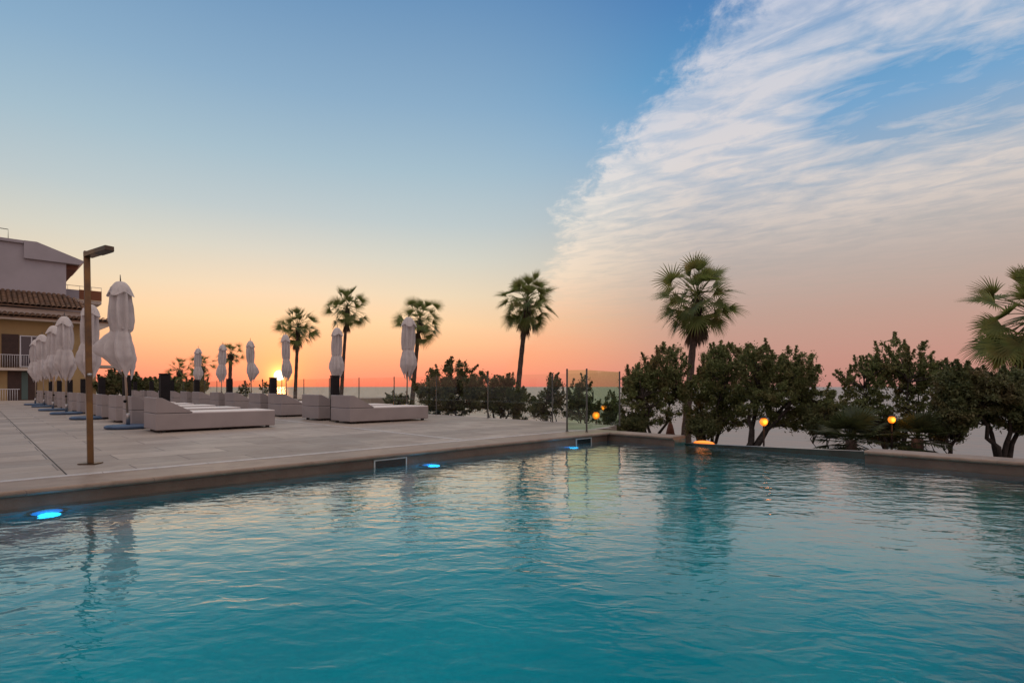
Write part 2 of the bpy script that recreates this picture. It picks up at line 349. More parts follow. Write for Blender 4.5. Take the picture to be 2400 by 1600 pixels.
COP_SHADED = mat('coping_stone_shaded', (0.12, 0.075, 0.052), 0.45, 0, vscale=2.5, col2=(0.19, 0.125, 0.09), bump=0.2, bscale=20, coords='Object')  # darker copy of the coping stone, shade of the upright face painted in
DECK = mat_deck(); COP = mat_coping(); WATER = mat_poolwater(); TILE = mat_tile(); SEA = mat_sea(); CLOTH = mat_cloth(); CLAY = mat_rooftile()
GLASS = mat_glass('fence_glass', (0.945, 0.962, 0.94)); GLASS2 = mat_glass('screen_glass', (0.82, 0.92, 0.80)); POOLGLASS = mat_glass('infinity_glass', (0.20, 0.42, 0.34))
STEEL = mat('brushed_steel', (0.42, 0.42, 0.42), 0.35, 1.0, var=0.15)
DARKSTEEL = mat('dark_steel', (0.06, 0.055, 0.05), 0.45, 0.6)
BRONZE = mat('bronze_metal', (0.24, 0.145, 0.06), 0.30, 1.0, vscale=2.5, col2=(0.09, 0.07, 0.055), bump=0.15, bscale=6)
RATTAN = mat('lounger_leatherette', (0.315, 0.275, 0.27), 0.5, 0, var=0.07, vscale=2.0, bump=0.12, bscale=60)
TOP_LIT = mat('lounger_leatherette_lit', (0.70, 0.65, 0.64), 0.42, 0, var=0.06, vscale=1.5, bump=0.12, bscale=30)  # same leatherette as the sides, sky light on the tops put into the colour
RUBBER = mat('dark_foot', (0.02, 0.02, 0.02), 0.7)
BLACK = mat('black_paint', (0.011, 0.009, 0.010), 0.6, 0, var=0.3, vscale=5, spec=0.2)
BLUE = mat('blue_base_cover', (0.045, 0.085, 0.16), 0.45, 0, var=0.25, vscale=6, bump=0.2, bscale=18)
POLE = mat('pole_aluminium', (0.35, 0.29, 0.24), 0.45, 0.7, var=0.1)
DRAINM = mat('drain_grating', (0.50, 0.46, 0.44), 0.45, 0.3, var=0.15, vscale=10, bump=0.3, bscale=80)
BARK = mat('tree_bark', (0.045, 0.035, 0.03), 0.9, 0, var=0.4, vscale=8, bump=0.6, bscale=30)
PALMBARK = mat('palm_bark', (0.085, 0.058, 0.045), 0.9, 0, var=0.35, vscale=7, bump=0.8, bscale=25)
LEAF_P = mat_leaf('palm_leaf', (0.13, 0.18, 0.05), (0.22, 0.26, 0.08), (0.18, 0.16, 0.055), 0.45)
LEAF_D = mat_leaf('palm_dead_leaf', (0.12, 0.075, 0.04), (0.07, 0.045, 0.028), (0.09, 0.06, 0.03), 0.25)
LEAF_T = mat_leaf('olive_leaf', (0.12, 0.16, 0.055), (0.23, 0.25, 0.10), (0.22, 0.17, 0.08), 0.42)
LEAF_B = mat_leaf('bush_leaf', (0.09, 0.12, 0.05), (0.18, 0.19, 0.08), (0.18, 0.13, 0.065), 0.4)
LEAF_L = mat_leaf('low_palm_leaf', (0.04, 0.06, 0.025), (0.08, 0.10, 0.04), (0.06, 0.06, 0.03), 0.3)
SOIL = mat('garden_soil', (0.09, 0.075, 0.05), 0.95, 0, vscale=0.6, col2=(0.05, 0.065, 0.03), bump=0.6, bscale=3)
OCHRE = mat('ochre_render', (0.37, 0.26, 0.125), 0.9, 0, var=0.10, vscale=0.7, bump=0.15, bscale=30)
WHITEW = mat('white_render', (0.40, 0.37, 0.40), 0.9, 0, var=0.07, vscale=0.5, bump=0.1, bscale=20)
TRIM = mat('pale_trim', (0.60, 0.52, 0.45), 0.8, 0, var=0.08)
FRAME = mat('white_window_frame', (0.66, 0.66, 0.70), 0.5)
SHUT = mat('dark_shutter', (0.05, 0.025, 0.018), 0.6, 0, var=0.2)
PANE = mat('window_pane', (0.03, 0.03, 0.045), 0.08, 0, spec=0.8)
CURT = mat('curtain_cloth', (0.10, 0.15, 0.14), 0.9)
LAMPM = mat('lamp_glow', (0.9, 0.5, 0.15), 0.5, emis=((1.0, 0.19, 0.004), 1.0))
POOLLAMP = mat('pool_lamp_glow', (0.1, 0.5, 0.9), 0.3, emis=((0.0, 0.24, 0.95), 1.0))
REDCLOTH = mat('rust_cloth', (0.22, 0.09, 0.06), 0.9, 0, var=0.2)

# ------------------------------------------------------------------ setting: sea, ground, deck, pool
WZ = -0.148
mb = MB(); R = 9000; N = 96
mb.add([(R * math.cos(2 * PI * i / N), R * math.sin(2 * PI * i / N), -7.0) for i in range(N)], [tuple(range(N))])
tag(mb.build('sea', SEA), kind='structure')

def build_ground():
    us = [-75, -40, -20, -6, 1.5, 2, 4, 6, 8, 10, 12, 14, 16, 18, 20, 24, 30, 34]; vs_ = [-30, -20] + list(range(-14, 40, 2)) + [44, 50, 58, 68, 80, 100, 130, 170]
    rnd = random.Random(5); vv = []
    for u in us:
        for v in vs_:
            z = -2.6 if u <= 20 else -2.6 - (u - 20) * 0.5
            if 1.6 < u < 20: z += rnd.uniform(-.09, .05)
            vv.append(uv(u, v, z))
    nv = len(vs_); mb = MB()
    mb.add(vv, [(i * nv + j, (i + 1) * nv + j, (i + 1) * nv + j + 1, i * nv + j + 1) for i in range(len(us) - 1) for j in range(nv - 1)], True)
    tag(mb.build('garden_ground', SOIL), kind='structure')
build_ground()

# pool_deck: stone slab round two sides of the pool
DU = 1.52; VEND = 38.6
mb = MB()
mb.prism([uv(-60, .62), uv(0.0, .62), uv(.46, .62), uv(DU + .12, .98), uv(DU + .12, VEND), uv(-60, VEND)], -2.7, 0.0)
tag(mb.build('pool_deck', DECK), kind='structure')
mb = MB(); mb.prism([uv(-60, -14), uv(6, -14), uv(6, -6.45), uv(-60, -6.45)], -2.7, 0.0)
tag(mb.build('near_deck', DECK), kind='structure')
mb = MB(); mb.prism([uv(-60, VEND + .004), uv(20, VEND + .004), uv(20, 80), uv(-60, 80)], -2.7, -0.2)
tag(mb.build('hotel_forecourt', DECK), kind='structure')
# pool basin
UI = 0.36     # infinity edge
mb = MB()
zb = -1.45
mb.add([uv(-14, .045, zb), uv(UI, .045, zb), uv(UI, -6.05, zb), uv(-14, -6.05, zb)], [(3, 2, 1, 0)])
def quad(a, b, z0, z1): mb.add([(a.x, a.y, z0), (b.x, b.y, z0), (b.x, b.y, z1), (a.x, a.y, z1)], [(0, 1, 2, 3)])
quad(uv(-14, .045), uv(UI, .045), zb, -.20); quad(uv(UI, .045), uv(UI, -6.05), zb, WZ - .004); quad(uv(UI, -6.05), uv(-14, -6.05), zb, -.20); quad(uv(-14, -6.05), uv(-14, .045), zb, -.2)
tag(mb.build('pool_basin', TILE), kind='structure')
mb = MB(); mb.add([uv(-14, .04, WZ), uv(UI, .04, WZ), uv(UI, -6.04, WZ), uv(-14, -6.04, WZ)], [(3, 2, 1, 0)])
tag(mb.build('pool_water', WATER), kind='structure')

# coping: rounded slab nose + upright face, swept along the edge
def coping(name, a, b, inward, width, label, capend=False, capstart=False, parent=None):
    """a->b along the edge (points at the nose), inward = unit vector away from the pool"""
    prof = [(width, -.30), (.045, -.30), (.045, -.052), (.03, -.050), (.008, -.044), (.0, -.030), (.0, -.018), (.006, -.005), (.02, 0.003), (width, 0.003)]
    mb = MB(); n = len(prof); vs = []
    for p in (a, b):
        for o_, z in prof: vs.append(Vector((p.x, p.y, 0)) + inward * o_ + Vector((0, 0, z)))
    mb.add(vs, [(i, (i + 1) % n, n + (i + 1) % n, n + i) for i in range(n)] + [tuple(range(n - 1, -1, -1)), tuple(range(n, 2 * n))])
    o = mb.build(name, COP); o.data.materials.append(COP_SHADED); o.data.polygons[1].material_index = 1
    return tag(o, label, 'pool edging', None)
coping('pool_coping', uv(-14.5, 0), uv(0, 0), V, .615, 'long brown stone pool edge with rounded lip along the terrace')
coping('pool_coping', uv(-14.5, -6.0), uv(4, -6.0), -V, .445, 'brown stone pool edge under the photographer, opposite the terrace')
# raised block at the corner (faces -U) and the block at right
WID = 0.30
def block(v0, v1, label, back=.42, tiled=True):
    b = empty('pool_edge_block', uv(0, v0), label, 'pool edging')
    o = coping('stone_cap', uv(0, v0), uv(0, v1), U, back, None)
    for k in ('label', 'category'):
        if k in o: del o[k]
    o.parent = b; o.location = -b.location
    mb = MB(); e = -V * .004
    if tiled:
        p, q2 = uv(.048, v1), uv(back, v1)
        mb.add([(p + e) + Vector((0, 0, -.5)), (q2 + e) + Vector((0, 0, -.5)), (q2 + e) + Vector((0, 0, -.052)), (p + e) + Vector((0, 0, -.052))], [(0, 1, 2, 3)])
        o = mb.build('tiled_end', TILE_END, b); o.location = -b.location
    return b
TILE_END = mat('teal_mosaic', (0.02, 0.12, 0.12), 0.3, 0, var=0.3, vscale=12)
block(.61, -1.30, 'short raised stone block turning the pool corner, below the glass screen')
block(-4.08, -9.0, 'raised stone block at the right end of the infinity edge', tiled=False)

# infinity edge: low dark glass wall
b = empty('infinity_wall', uv(UI, -1.3), 'low dark green glass wall along the infinity edge between the two stone blocks', 'pool wall')
mb = MB(); p, q2 = uv(UI, -1.32), uv(UI, -4.07)
z0, za, zc_ = -1.3, -.135, -.045
for_ = U * .02
vs = [Vector((p.x, p.y, z0)), Vector((q2.x, q2.y, z0)), Vector((q2.x, q2.y, zc_)), Vector((p.x, p.y, za))]
vs += [x + for_ for x in vs]
mb.add(vs, [(0, 1, 2, 3), (7, 6, 5, 4), (0, 4, 5, 1), (3, 2, 6, 7), (1, 5, 6, 2), (0, 3, 7, 4)])
o = mb.build('glass_panel', mat('dark_wet_glass', (0.012, 0.035, 0.03), 0.12, 0, var=0.4, vscale=3), b); o.location = -b.location
mb = MB()
mb.tube([uv(UI + .01, -1.33, za + .006), uv(UI + .01, -4.07, zc_ + .006)], .007, 6)
o = mb.build('edge_trim', STEEL, b); o.location = -b.location

# drains and joints let into the deck
def strip(name, a, b, wdt, m, label, z=0.004, cat='drain'):
    d = (b - a).normalized(); s_ = Vector((-d.y, d.x, 0)) * wdt / 2; mb = MB()
    n = max(2, int((b - a).length / 0.9))
    for i in range(n):
        p = a + d * ((b - a).length * i / n + .004); q2 = a + d * ((b - a).length * (i + 1) / n - .004)
        mb.add([Vector((x.x, x.y, zz)) for zz in (z - .01, z) for x in (p - s_, q2 - s_, q2 + s_, p + s_)],
               [(3, 2, 1, 0), (4, 5, 6, 7), (0, 1, 5, 4), (1, 2, 6, 5), (2, 3, 7, 6), (3, 0, 4, 7)])
    return tag(mb.build(name, m), label, cat)
strip('drain_channel', uv(-16, .70), uv(1.0, .70), .11, DRAINM, 'pale slotted drain channel running along the long pool edge')
strip('drain_channel', uv(-2.85, .80), uv(-2.85, 30), .10, DRAINM, 'pale drain line crossing the terrace between the two rows of loungers')
JOINT = mat('dark_joint', (0.05, 0.045, 0.04), 0.9)
strip('deck_joint', uv(-7.77, .78), uv(-7.77, 37), .011, JOINT, 'thin dark joint crossing the deck left of the shower', 0.003, 'joint')

# ------------------------------------------------------------------ skimmers and pool lamps on the long wall
def s_of(px):   # distance along the wall (u, negative) for a pixel column
    r = (px - 1200) / F
    return (r * K.y - K.x) / (U.x - r * U.y)
def skimmer(px0, px1, label):
    u0, u1 = s_of(px0), s_of(px1); c = uv((u0 + u1) / 2, 0)
    b = empty('pool_skimmer', c, label, 'skimmer', 'skimmer openings in the pool wall', ANG)
    h = abs(u1 - u0) / 2; fr = .016
    y0, y1 = .030, .047; z0, z1 = -.20, -.058
    mb = MB(); mb.box(-h, -h + fr, y0, y1, z0, z1); mb.box(h - fr, h, y0, y1, z0, z1); mb.box(-h + fr, h - fr, y0, y1, z1 - fr, z1)
    mb.build('frame', FRAME2, b)
    mb = MB(); mb.box(-h + fr, h - fr, .040, .0465, z0, z1 - fr); mb.build('opening', RUBBER2, b)
FRAME2 = mat('skimmer_frame', (0.55, 0.56, 0.54), 0.4); RUBBER2 = mat('skimmer_dark', (0.008, 0.02, 0.022), 0.2)
skimmer(880, 957, 'wide skimmer opening with a pale frame, nearer to the shower')
skimmer(1354, 1390, 'skimmer opening with a pale frame below the glass screen')
def pool_lamp(px, label, depth, r):
    u = s_of(px); b = empty('pool_lamp', uv(u, .04, WZ - depth), label, 'pool light', 'blue lamps under water in the pool wall', ANG)
    M = Matrix.Rotation(PI / 2, 4, 'X')
    mb = MB(); mb.lathe([(r * 1.25, 0), (r * 1.25, .012), (r * 1.02, .018)], 24); mb.v = [tuple(M @ Vector(v)) for v in mb.v]; mb.build('rim', STEEL, b)
    mb = MB(); mb.lathe([(r, .013), (r * .9, .03), (r * .5, .045), (.01, .05)], 24); mb.v = [tuple(M @ Vector(v)) for v in mb.v]; mb.build('lens', POOLLAMP, b)
    pl_ = bpy.data.lights.new('lamp_light', 'POINT'); pl_.energy = 1.2; pl_.color = (.05, .5, 1); pl_.shadow_soft_size = .08; lo = bpy.data.objects.new('lamp_light', pl_); C.objects.link(lo); lo.parent = b; lo.location = (0, -.16, 0)
pool_lamp(111, 'large blue glowing lamp under water nearest the camera, at the left', .30, .11)
pool_lamp(1004, 'blue glowing lamp under water just right of the wide skimmer', .28, .09)
pool_lamp(1332, 'small blue glowing lamp under water near the pool corner', .28, .09)

# ------------------------------------------------------------------ glass fence
HF = 1.15
def glass_panel(name_label, a, b, glass, h=HF, post=(True, True), group=None, cat='glass fence'):
    e = empty('glass_panel' if not post[0] else 'glass_panel', a, name_label, cat, group)
    d = (b - a); L = d.length; d.normalize(); n = Vector((-d.y, d.x, 0)) * .006
    mb = MB(); p = a + d * .02; q2 = b - d * .02
    pts = [p - n, q2 - n, q2 + n, p + n]; mb.prism([x - a for x in pts], .04, h); mb.build('pane', glass, e)
    for k, pt in enumerate((a, b)):
        if post[k]:
            mb = MB(); mb.lathe([(.03, 0.004), (.03, .012), (.017, .014), (.017, h + .02), (.012, h + .026)], 10, (pt - a)); mb.build('post', DARKSTEEL, e)
    return e
fl = lambda tt: uv(DU, .82 + 1.556 + tt)     # tt along the fence
ts = [-1.556, .366] + [.366 + 2.32 * k for k in range(1, 15)]
for i in range(len(ts) - 1):
    where = ['behind the glass screen by the pool corner', 'standing before the thin young trees', 'before the palm right of the big bush', 'before the right half of the big bush', 'at the left edge of the big bush',
             'just right of the nearest closed umbrella of the far row', 'left of that umbrella, open sea behind'] 
    lb = ('clear glass fence panel ' + where[i]) if i < len(where) else 'clear glass fence panel with thin dark post, %s from the sun along the terrace edge' % (['first', 'second', 'third', 'fourth', 'fifth', 'sixth', 'seventh', 'eighth'][i - 7])
    glass_panel(lb, fl(ts[i]), fl(ts[i + 1]), GLASS, post=(i == 0, True), group='clear glass panels along the far terrace edge')
A = ground(1329, 1010.8); B = ground(1375, 1012); Cc = fl(-1.556)
glass_panel('short green tinted glass screen by the pool corner, left panel', A, B, GLASS2, 1.16, (True, True), 'tinted glass screens at the pool corner', 'glass screen')
glass_panel('wide green tinted glass screen by the pool corner, right panel', B + (Cc - B).normalized() * .04, Cc + (B - Cc).normalized() * .05, GLASS2, 1.16, (False, False), 'tinted glass screens at the pool corner', 'glass screen')

# ------------------------------------------------------------------ loungers
LC = (ANG)
def make_lounger():
    """origin = near head corner on the deck; +x towards the foot, +y across"""
    e = empty('sun_lounger', (0, 0, 0), 'x', 'sun lounger', 'pale box loungers in rows on the terrace', ANG)
    L, W_ = 2.14, 0.98
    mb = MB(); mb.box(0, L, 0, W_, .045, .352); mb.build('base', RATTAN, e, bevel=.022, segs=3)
    mb = MB(); mb.box(.59, L - .006, .006, W_ - .006, .340, .366); mb.build('seat_top', TOP_LIT, e, bevel=.012, segs=2)
    mb = MB()
    vs = [(.004, y, z) for y in (.004, W_ - .004) for z in (.360, .648)] 
    pr = [(.004, .3605), (.60, .3605), (.60, .372), (.10, .640), (.02, .648), (.004, .64)]
    n = len(pr); mb.add([(x, .004, z) for x, z in pr] + [(x, W_ - .004, z) for x, z in pr],
                        [tuple(range(n)), tuple(range(2 * n - 1, n - 1, -1))] + [((i + 1) % n, i, n + i, n + (i + 1) % n) for i in range(n)])
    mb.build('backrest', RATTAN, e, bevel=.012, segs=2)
    for x in (.10, L / 2, L - .16):
        for y in (.05, W_ - .11):
            mb = MB(); mb.box(x, x + .06, y, y + .06, 0.001, .05); mb.build('foot', RUBBER, e)
    return e
def dup(o, parent=None):
    c = o.copy(); C.objects.link(c); c.parent = parent
    for ch in o.children: dup(ch, c)
    return c
proto = make_lounger()
A0 = Vector((-6.49, 10.0, 0)); B0 = Vector((-3.65, 12.46, 0))
row = []
ordn = ['nearest', 'second', 'third', 'fourth', 'fifth', 'sixth', 'seventh', 'eighth', 'ninth', 'tenth', 'eleventh', 'twelfth', 'thirteenth', 'fourteenth']
first = True; rnd = random.Random(2)
for rowi, (o0, offs) in enumerate(((A0, (0, 1.98)), (B0, (0, 1.62)))):
    for k in range(7):
        for j, dv in enumerate(offs):
            p = o0 + V * (k * 3.92 + dv) + U * rnd.uniform(-.02, .02)
            e = proto if first else dup(proto); first = False
            e.location = p; e.rotation_euler = (0, 0, ANG + (rnd.uniform(-.008, .008)))
            i = k * 2 + j
            if rowi == 0:
                lb = 'large pale box lounger in front, beside the blue umbrella base' if i == 0 else 'pale box lounger, %s from the pool in the left row by the shower' % ordn[i]
            else:
                lb = 'pale box lounger standing whole in the open, nearest the glass fence' if i == 0 else 'pale box lounger, %s from the pool in the right row towards the sun' % ordn[i]
            e['label'] = lb

# ------------------------------------------------------------------ black square bollards between the heads
def make_bollard():
    e = empty('bollard', (0, 0, 0), 'x', 'bollard', 'black square bollards between the lounger heads', ANG)
    mb = MB(); mb.box(-.085, .085, -.085, .085, .012, 1.09); mb.build('shaft', BLACK, e, bevel=.006, segs=1)
    mb = MB(); mb.box(-.09, .09, -.09, .09, 1.092, 1.12); mb.build('cap', BLACK, e, bevel=.004, segs=1)
    mb = MB(); mb.box(-.10, .10, -.10, .10, .002, .011); mb.build('base_plate', DARKSTEEL, e)
    return e
bp_ = make_bollard(); first = True
for rowi, o0 in enumerate((A0, B0)):
    for k in range(7):
        e = bp_ if first else dup(bp_); first = False
        e.location = o0 + V * (k * 3.92 + (1.48 if rowi == 0 else 1.31)) + U * (.47 if rowi == 0 else .27)
        e['label'] = 'black square bollard behind the %s pair of loungers in the %s row' % (ordn[k], ('left', 'right')[rowi])

# ------------------------------------------------------------------ closed umbrellas
def umbrella(loc, seed, label, group, lean=(0, 0), base=True, wscale=1.0, twist=0.0, skirt=1.0, asym=0.0):
    rnd = random.Random(seed)
    e = empty('closed_umbrella', loc, label, 'umbrella', group, twist)
    def ax(z): return Vector((lean[0] * z / 3, lean[1] * z / 3, 0))
    mb = MB(); mb.tube([ax(z) + Vector((0, 0, z)) for z in (.06, 1.0, 2.0, 2.95)], .021, 10); mb.build('pole', POLE, e)
    mb = MB(); mb.tube([ax(z) + Vector((0, 0, z)) for z in (2.96, 3.02, 3.12)], (.014, .012, .006), 8); mb.build('finial', DARKSTEEL, e)
    mb = MB(); mb.tube([ax(1.0) + Vector((.0, -.02, .55)), ax(.6) + Vector((0.0, -.045, .55))], .03, 8); mb.build('crank', BLACK, e)
    # canopy
    nth, nz = 64, 46; NF = 8
    ph = rnd.uniform(0, 2 * PI); drop = [rnd.uniform(0, .30) * skirt for _ in range(NF)]; fl_ = [rnd.uniform(.75, 1.25) for _ in range(NF)]
    tw = rnd.uniform(-.5, .5); ta = rnd.uniform(0, 2 * PI); bias = asym
    prof = [(0, .02), (.03, .09), (.07, .14), (.11, .16), (.16, .155), (.2, .155), (.32, .168), (.45, .168), (.55, .155), (.60, .145), (.66, .168), (.76, .205), (.85, .215), (.93, .17), (1.0, .12)]
    def R_(s):
        for i in range(len(prof) - 1):
            if s <= prof[i + 1][0]:
                a, b = prof[i], prof[i + 1]; f = (s - a[0]) / (b[0] - a[0]); f = f * f * (3 - 2 * f); return a[1] + (b[1] - a[1]) * f
        return prof[-1][1]
    vs = []; fs = []
    for i in range(nz + 1):
        s = i / nz
        for k in range(nth):
            th = 2 * PI * k / nth; c0 = math.cos(NF * th + ph + tw * s * 3 + .5 * math.sin(2 * th + seed)); c = 1.0 - 2.0 * abs(math.sin(.5 * math.acos(max(-1, min(1, c0))))) ** 1.0 if s < .62 else 2.0 * (1 - math.acos(max(-1, min(1, c0))) / PI) - 1
            gi = int(((th * NF + ph) / (2 * PI)) % NF); gj = (gi + 1) % NF; gf = ((th * NF + ph) / (2 * PI)) % 1
            dd = drop[gi] * (1 - gf) + drop[gj] * gf; ff = fl_[gi] * (1 - gf) + fl_[gj] * gf
            am = .10 if s < .05 else (.20 + .14 * math.sin(min(1, s * 1.1) * PI)) if s < .6 else .20 + .24 * (s - .6)
            fine = .04 * math.sin(21 * th + 5 * s + seed) + .03 * math.sin(3 * th - 5 * s + ph) + .03 * math.sin(5 * th + 9 * s + seed)
            r = R_(s) * wscale * (1 + am * c + fine) * (1 + (ff - 1) * (.25 if s < .6 else .9))
            if s > .6: r *= 1 + abs(bias) * .5 * max(0, math.cos(th - (PI if bias < 0 else 0))) * math.sin((s - .6) / .4 * PI) ** .8
            z = 2.97 - s * (1.68 + (dd if s > .6 else 0) * ((s - .6) / .4 if s > .6 else 0)) - (.10 * max(0, s - .8) / .2 * (-c))
            cen = Vector((math.cos(ta) * .018 * math.sin(s * 4), math.sin(ta) * .018 * math.sin(s * 4), 0)) + Vector((bias, 0, 0)) * max(0, math.sin((s - .55) / .45 * PI)) * .03 if s > .55 else Vector((math.cos(ta) * .018 * math.sin(s * 4), math.sin(ta) * .018 * math.sin(s * 4), 0))
            vs.append(cen + ax(z) + Vector((r * math.cos(th), r * math.sin(th), z)))
    fs = [(i * nth + k, i * nth + (k + 1) % nth, (i + 1) * nth + (k + 1) % nth, (i + 1) * nth + k) for i in range(nz) for k in range(nth)]
    mb = MB(); mb.add(vs, fs, True); mb.build('canopy', CLOTH, e)
    # vent cap: small ruffle over the top
    vs = []
    for i in range(7):
        s = i / 6
        for k in range(nth):
            th = 2 * PI * k / nth; c = math.cos(NF * th + ph)
            c4 = abs(math.cos(2 * th + ph)) ** 1.6; r = (.022 + .180 * wscale * (s ** .72)) * (1 + (.26 * c4 - .08) * s + .03 * math.sin(11 * th) * s)
            vs.append(ax(2.9) + Vector((r * math.cos(th), r * math.sin(th), 2.985 - .23 * s ** 1.6 - .09 * s * s * c4)))
    mb = MB(); mb.add(vs, [(i * nth + k, i * nth + (k + 1) % nth, (i + 1) * nth + (k + 1) % nth, (i + 1) * nth + k) for i in range(6) for k in range(nth)], True)
    mb.build('vent_cap', CLOTH, e)
    mb = MB(); mb.lathe([(.122 * wscale, -.02), (.128 * wscale, 0), (.122 * wscale, .02)], 20, ax(2.0) + Vector((0, 0, 2.02))); mb.build('tie_band', CLOTH, e)
    if base:
        mb = MB(); mb.lathe([(.37, .003), (.40, .02), (.40, .055), (.36, .075), (.08, .085)], 28); mb.build('base', BLUE, e)
        mb = MB(); mb.lathe([(.036, .086), (.036, .30), (.03, .31)], 12); mb.build('sleeve', STEEL, e)
    return e
# left row
ulean = [(-.17, .02), (.03, .05), (-.05, 0), (.04, .02), (-.06, .03), (.05, -.02)]
fixed = [Vector((-7.79, 11.17, 0)), Vector((-11.0, 14.3, 0)), Vector((-13.6, 16.8, 0)), Vector((-16.1, 19.3, 0)), Vector((-19.3, 22.7, 0)), Vector((-21.65, 25.0, 0))]
ul = ['tall closed white umbrella nearest the camera, its cloth flaring low to the left', 'closed white umbrella directly behind the shower post', 'closed white umbrella third in the left row, in front of the ochre wall corner',
      'closed white umbrella fourth in the left row, right of the window', 'closed white umbrella fifth in the left row, overlapped by the fourth', 'closed white umbrella farthest in the left row, before the window']
for i, p in enumerate(fixed):
    umbrella(p, 11 + i * 7, ul[i], 'closed white umbrellas in the left row', ulean[i], True, [1.06, 1.02, 1.0, 1.04, 1.05, 1.0][i], 0.4 * i, 1.0, -1.5 if i == 0 else .3 * ((i % 3) - 1))
up = [((953, 741), -3.24, 16.9), ((785.5, 766), -6.41, 19.95), ((672, 783), -9.3, 22.7), ((589.5, 797), -12.16, 25.7), ((517.6, 806), -14.8, 28.0), ((462.8, 815), -17.6, 30.8)]
ul2 = ['closed white umbrella nearest the big bush, first of the far row', 'closed white umbrella before the second tall palm, second of the far row', 'closed white umbrella touching the sun, third of the far row',
       'closed white umbrella left of the sun, skirt blown right', 'closed white umbrella beside the small dense palm, fifth of the far row', 'closed white umbrella farthest left in the far row']
for i, (pp, X, D) in enumerate(up):
    umbrella(Vector((X, D, 0)), 101 + i * 5, ul2[i], 'closed white umbrellas in the far row', (rnd.uniform(-.09, .09), rnd.uniform(-.05, .05)), True, [1.05, .92, .85, .85, .9, .9][i], rnd.uniform(0, 1), .8, [0, .1, .35, .75, -.3, .2][i])

# ------------------------------------------------------------------ outdoor shower
sp_ = ground(212, 1087)
e = empty('outdoor_shower', sp_, 'tall square bronze shower post with slanting head at the pool edge', 'shower')
lean = Matrix.Rotation(math.radians(-1.0), 4, 'Y')
hs = 2.335
mb = MB(); mb.box(-.028, .028, -.028, .028, .012, hs, lean @ Matrix.Rotation(ANG, 4, 'Z')); mb.build('post', BRONZE, e, bevel=.003, segs=1)
d = Vector((.86, -.45, .055)).normalized(); topp = (lean @ Vector((0, 0, hs - .045)))
M = Matrix.Translation(topp) @ d.to_track_quat('X', 'Z').to_matrix().to_4x4()
mb = MB(); mb.box(.02, .46, -.045, .045, -.026, .026, M); o = mb.build('arm', BRONZE, e, bevel=.003, segs=1)
mb = MB(); mb.box(.24, .455, -.04, .04, -.034, -.0265, M); mb.build('shower_plate', DARKSTEEL, e)
mb = MB(); mb.box(-.09, .09, -.07, .07, .004, .014, Matrix.Rotation(ANG - .7, 4, 'Z')); mb.build('base_plate', BRONZE, e)
mb = MB(); mb.tube([(0.028, -.033, .98), (0.028, -.065, .98)], .016, 10); mb.build('valve', STEEL, e)

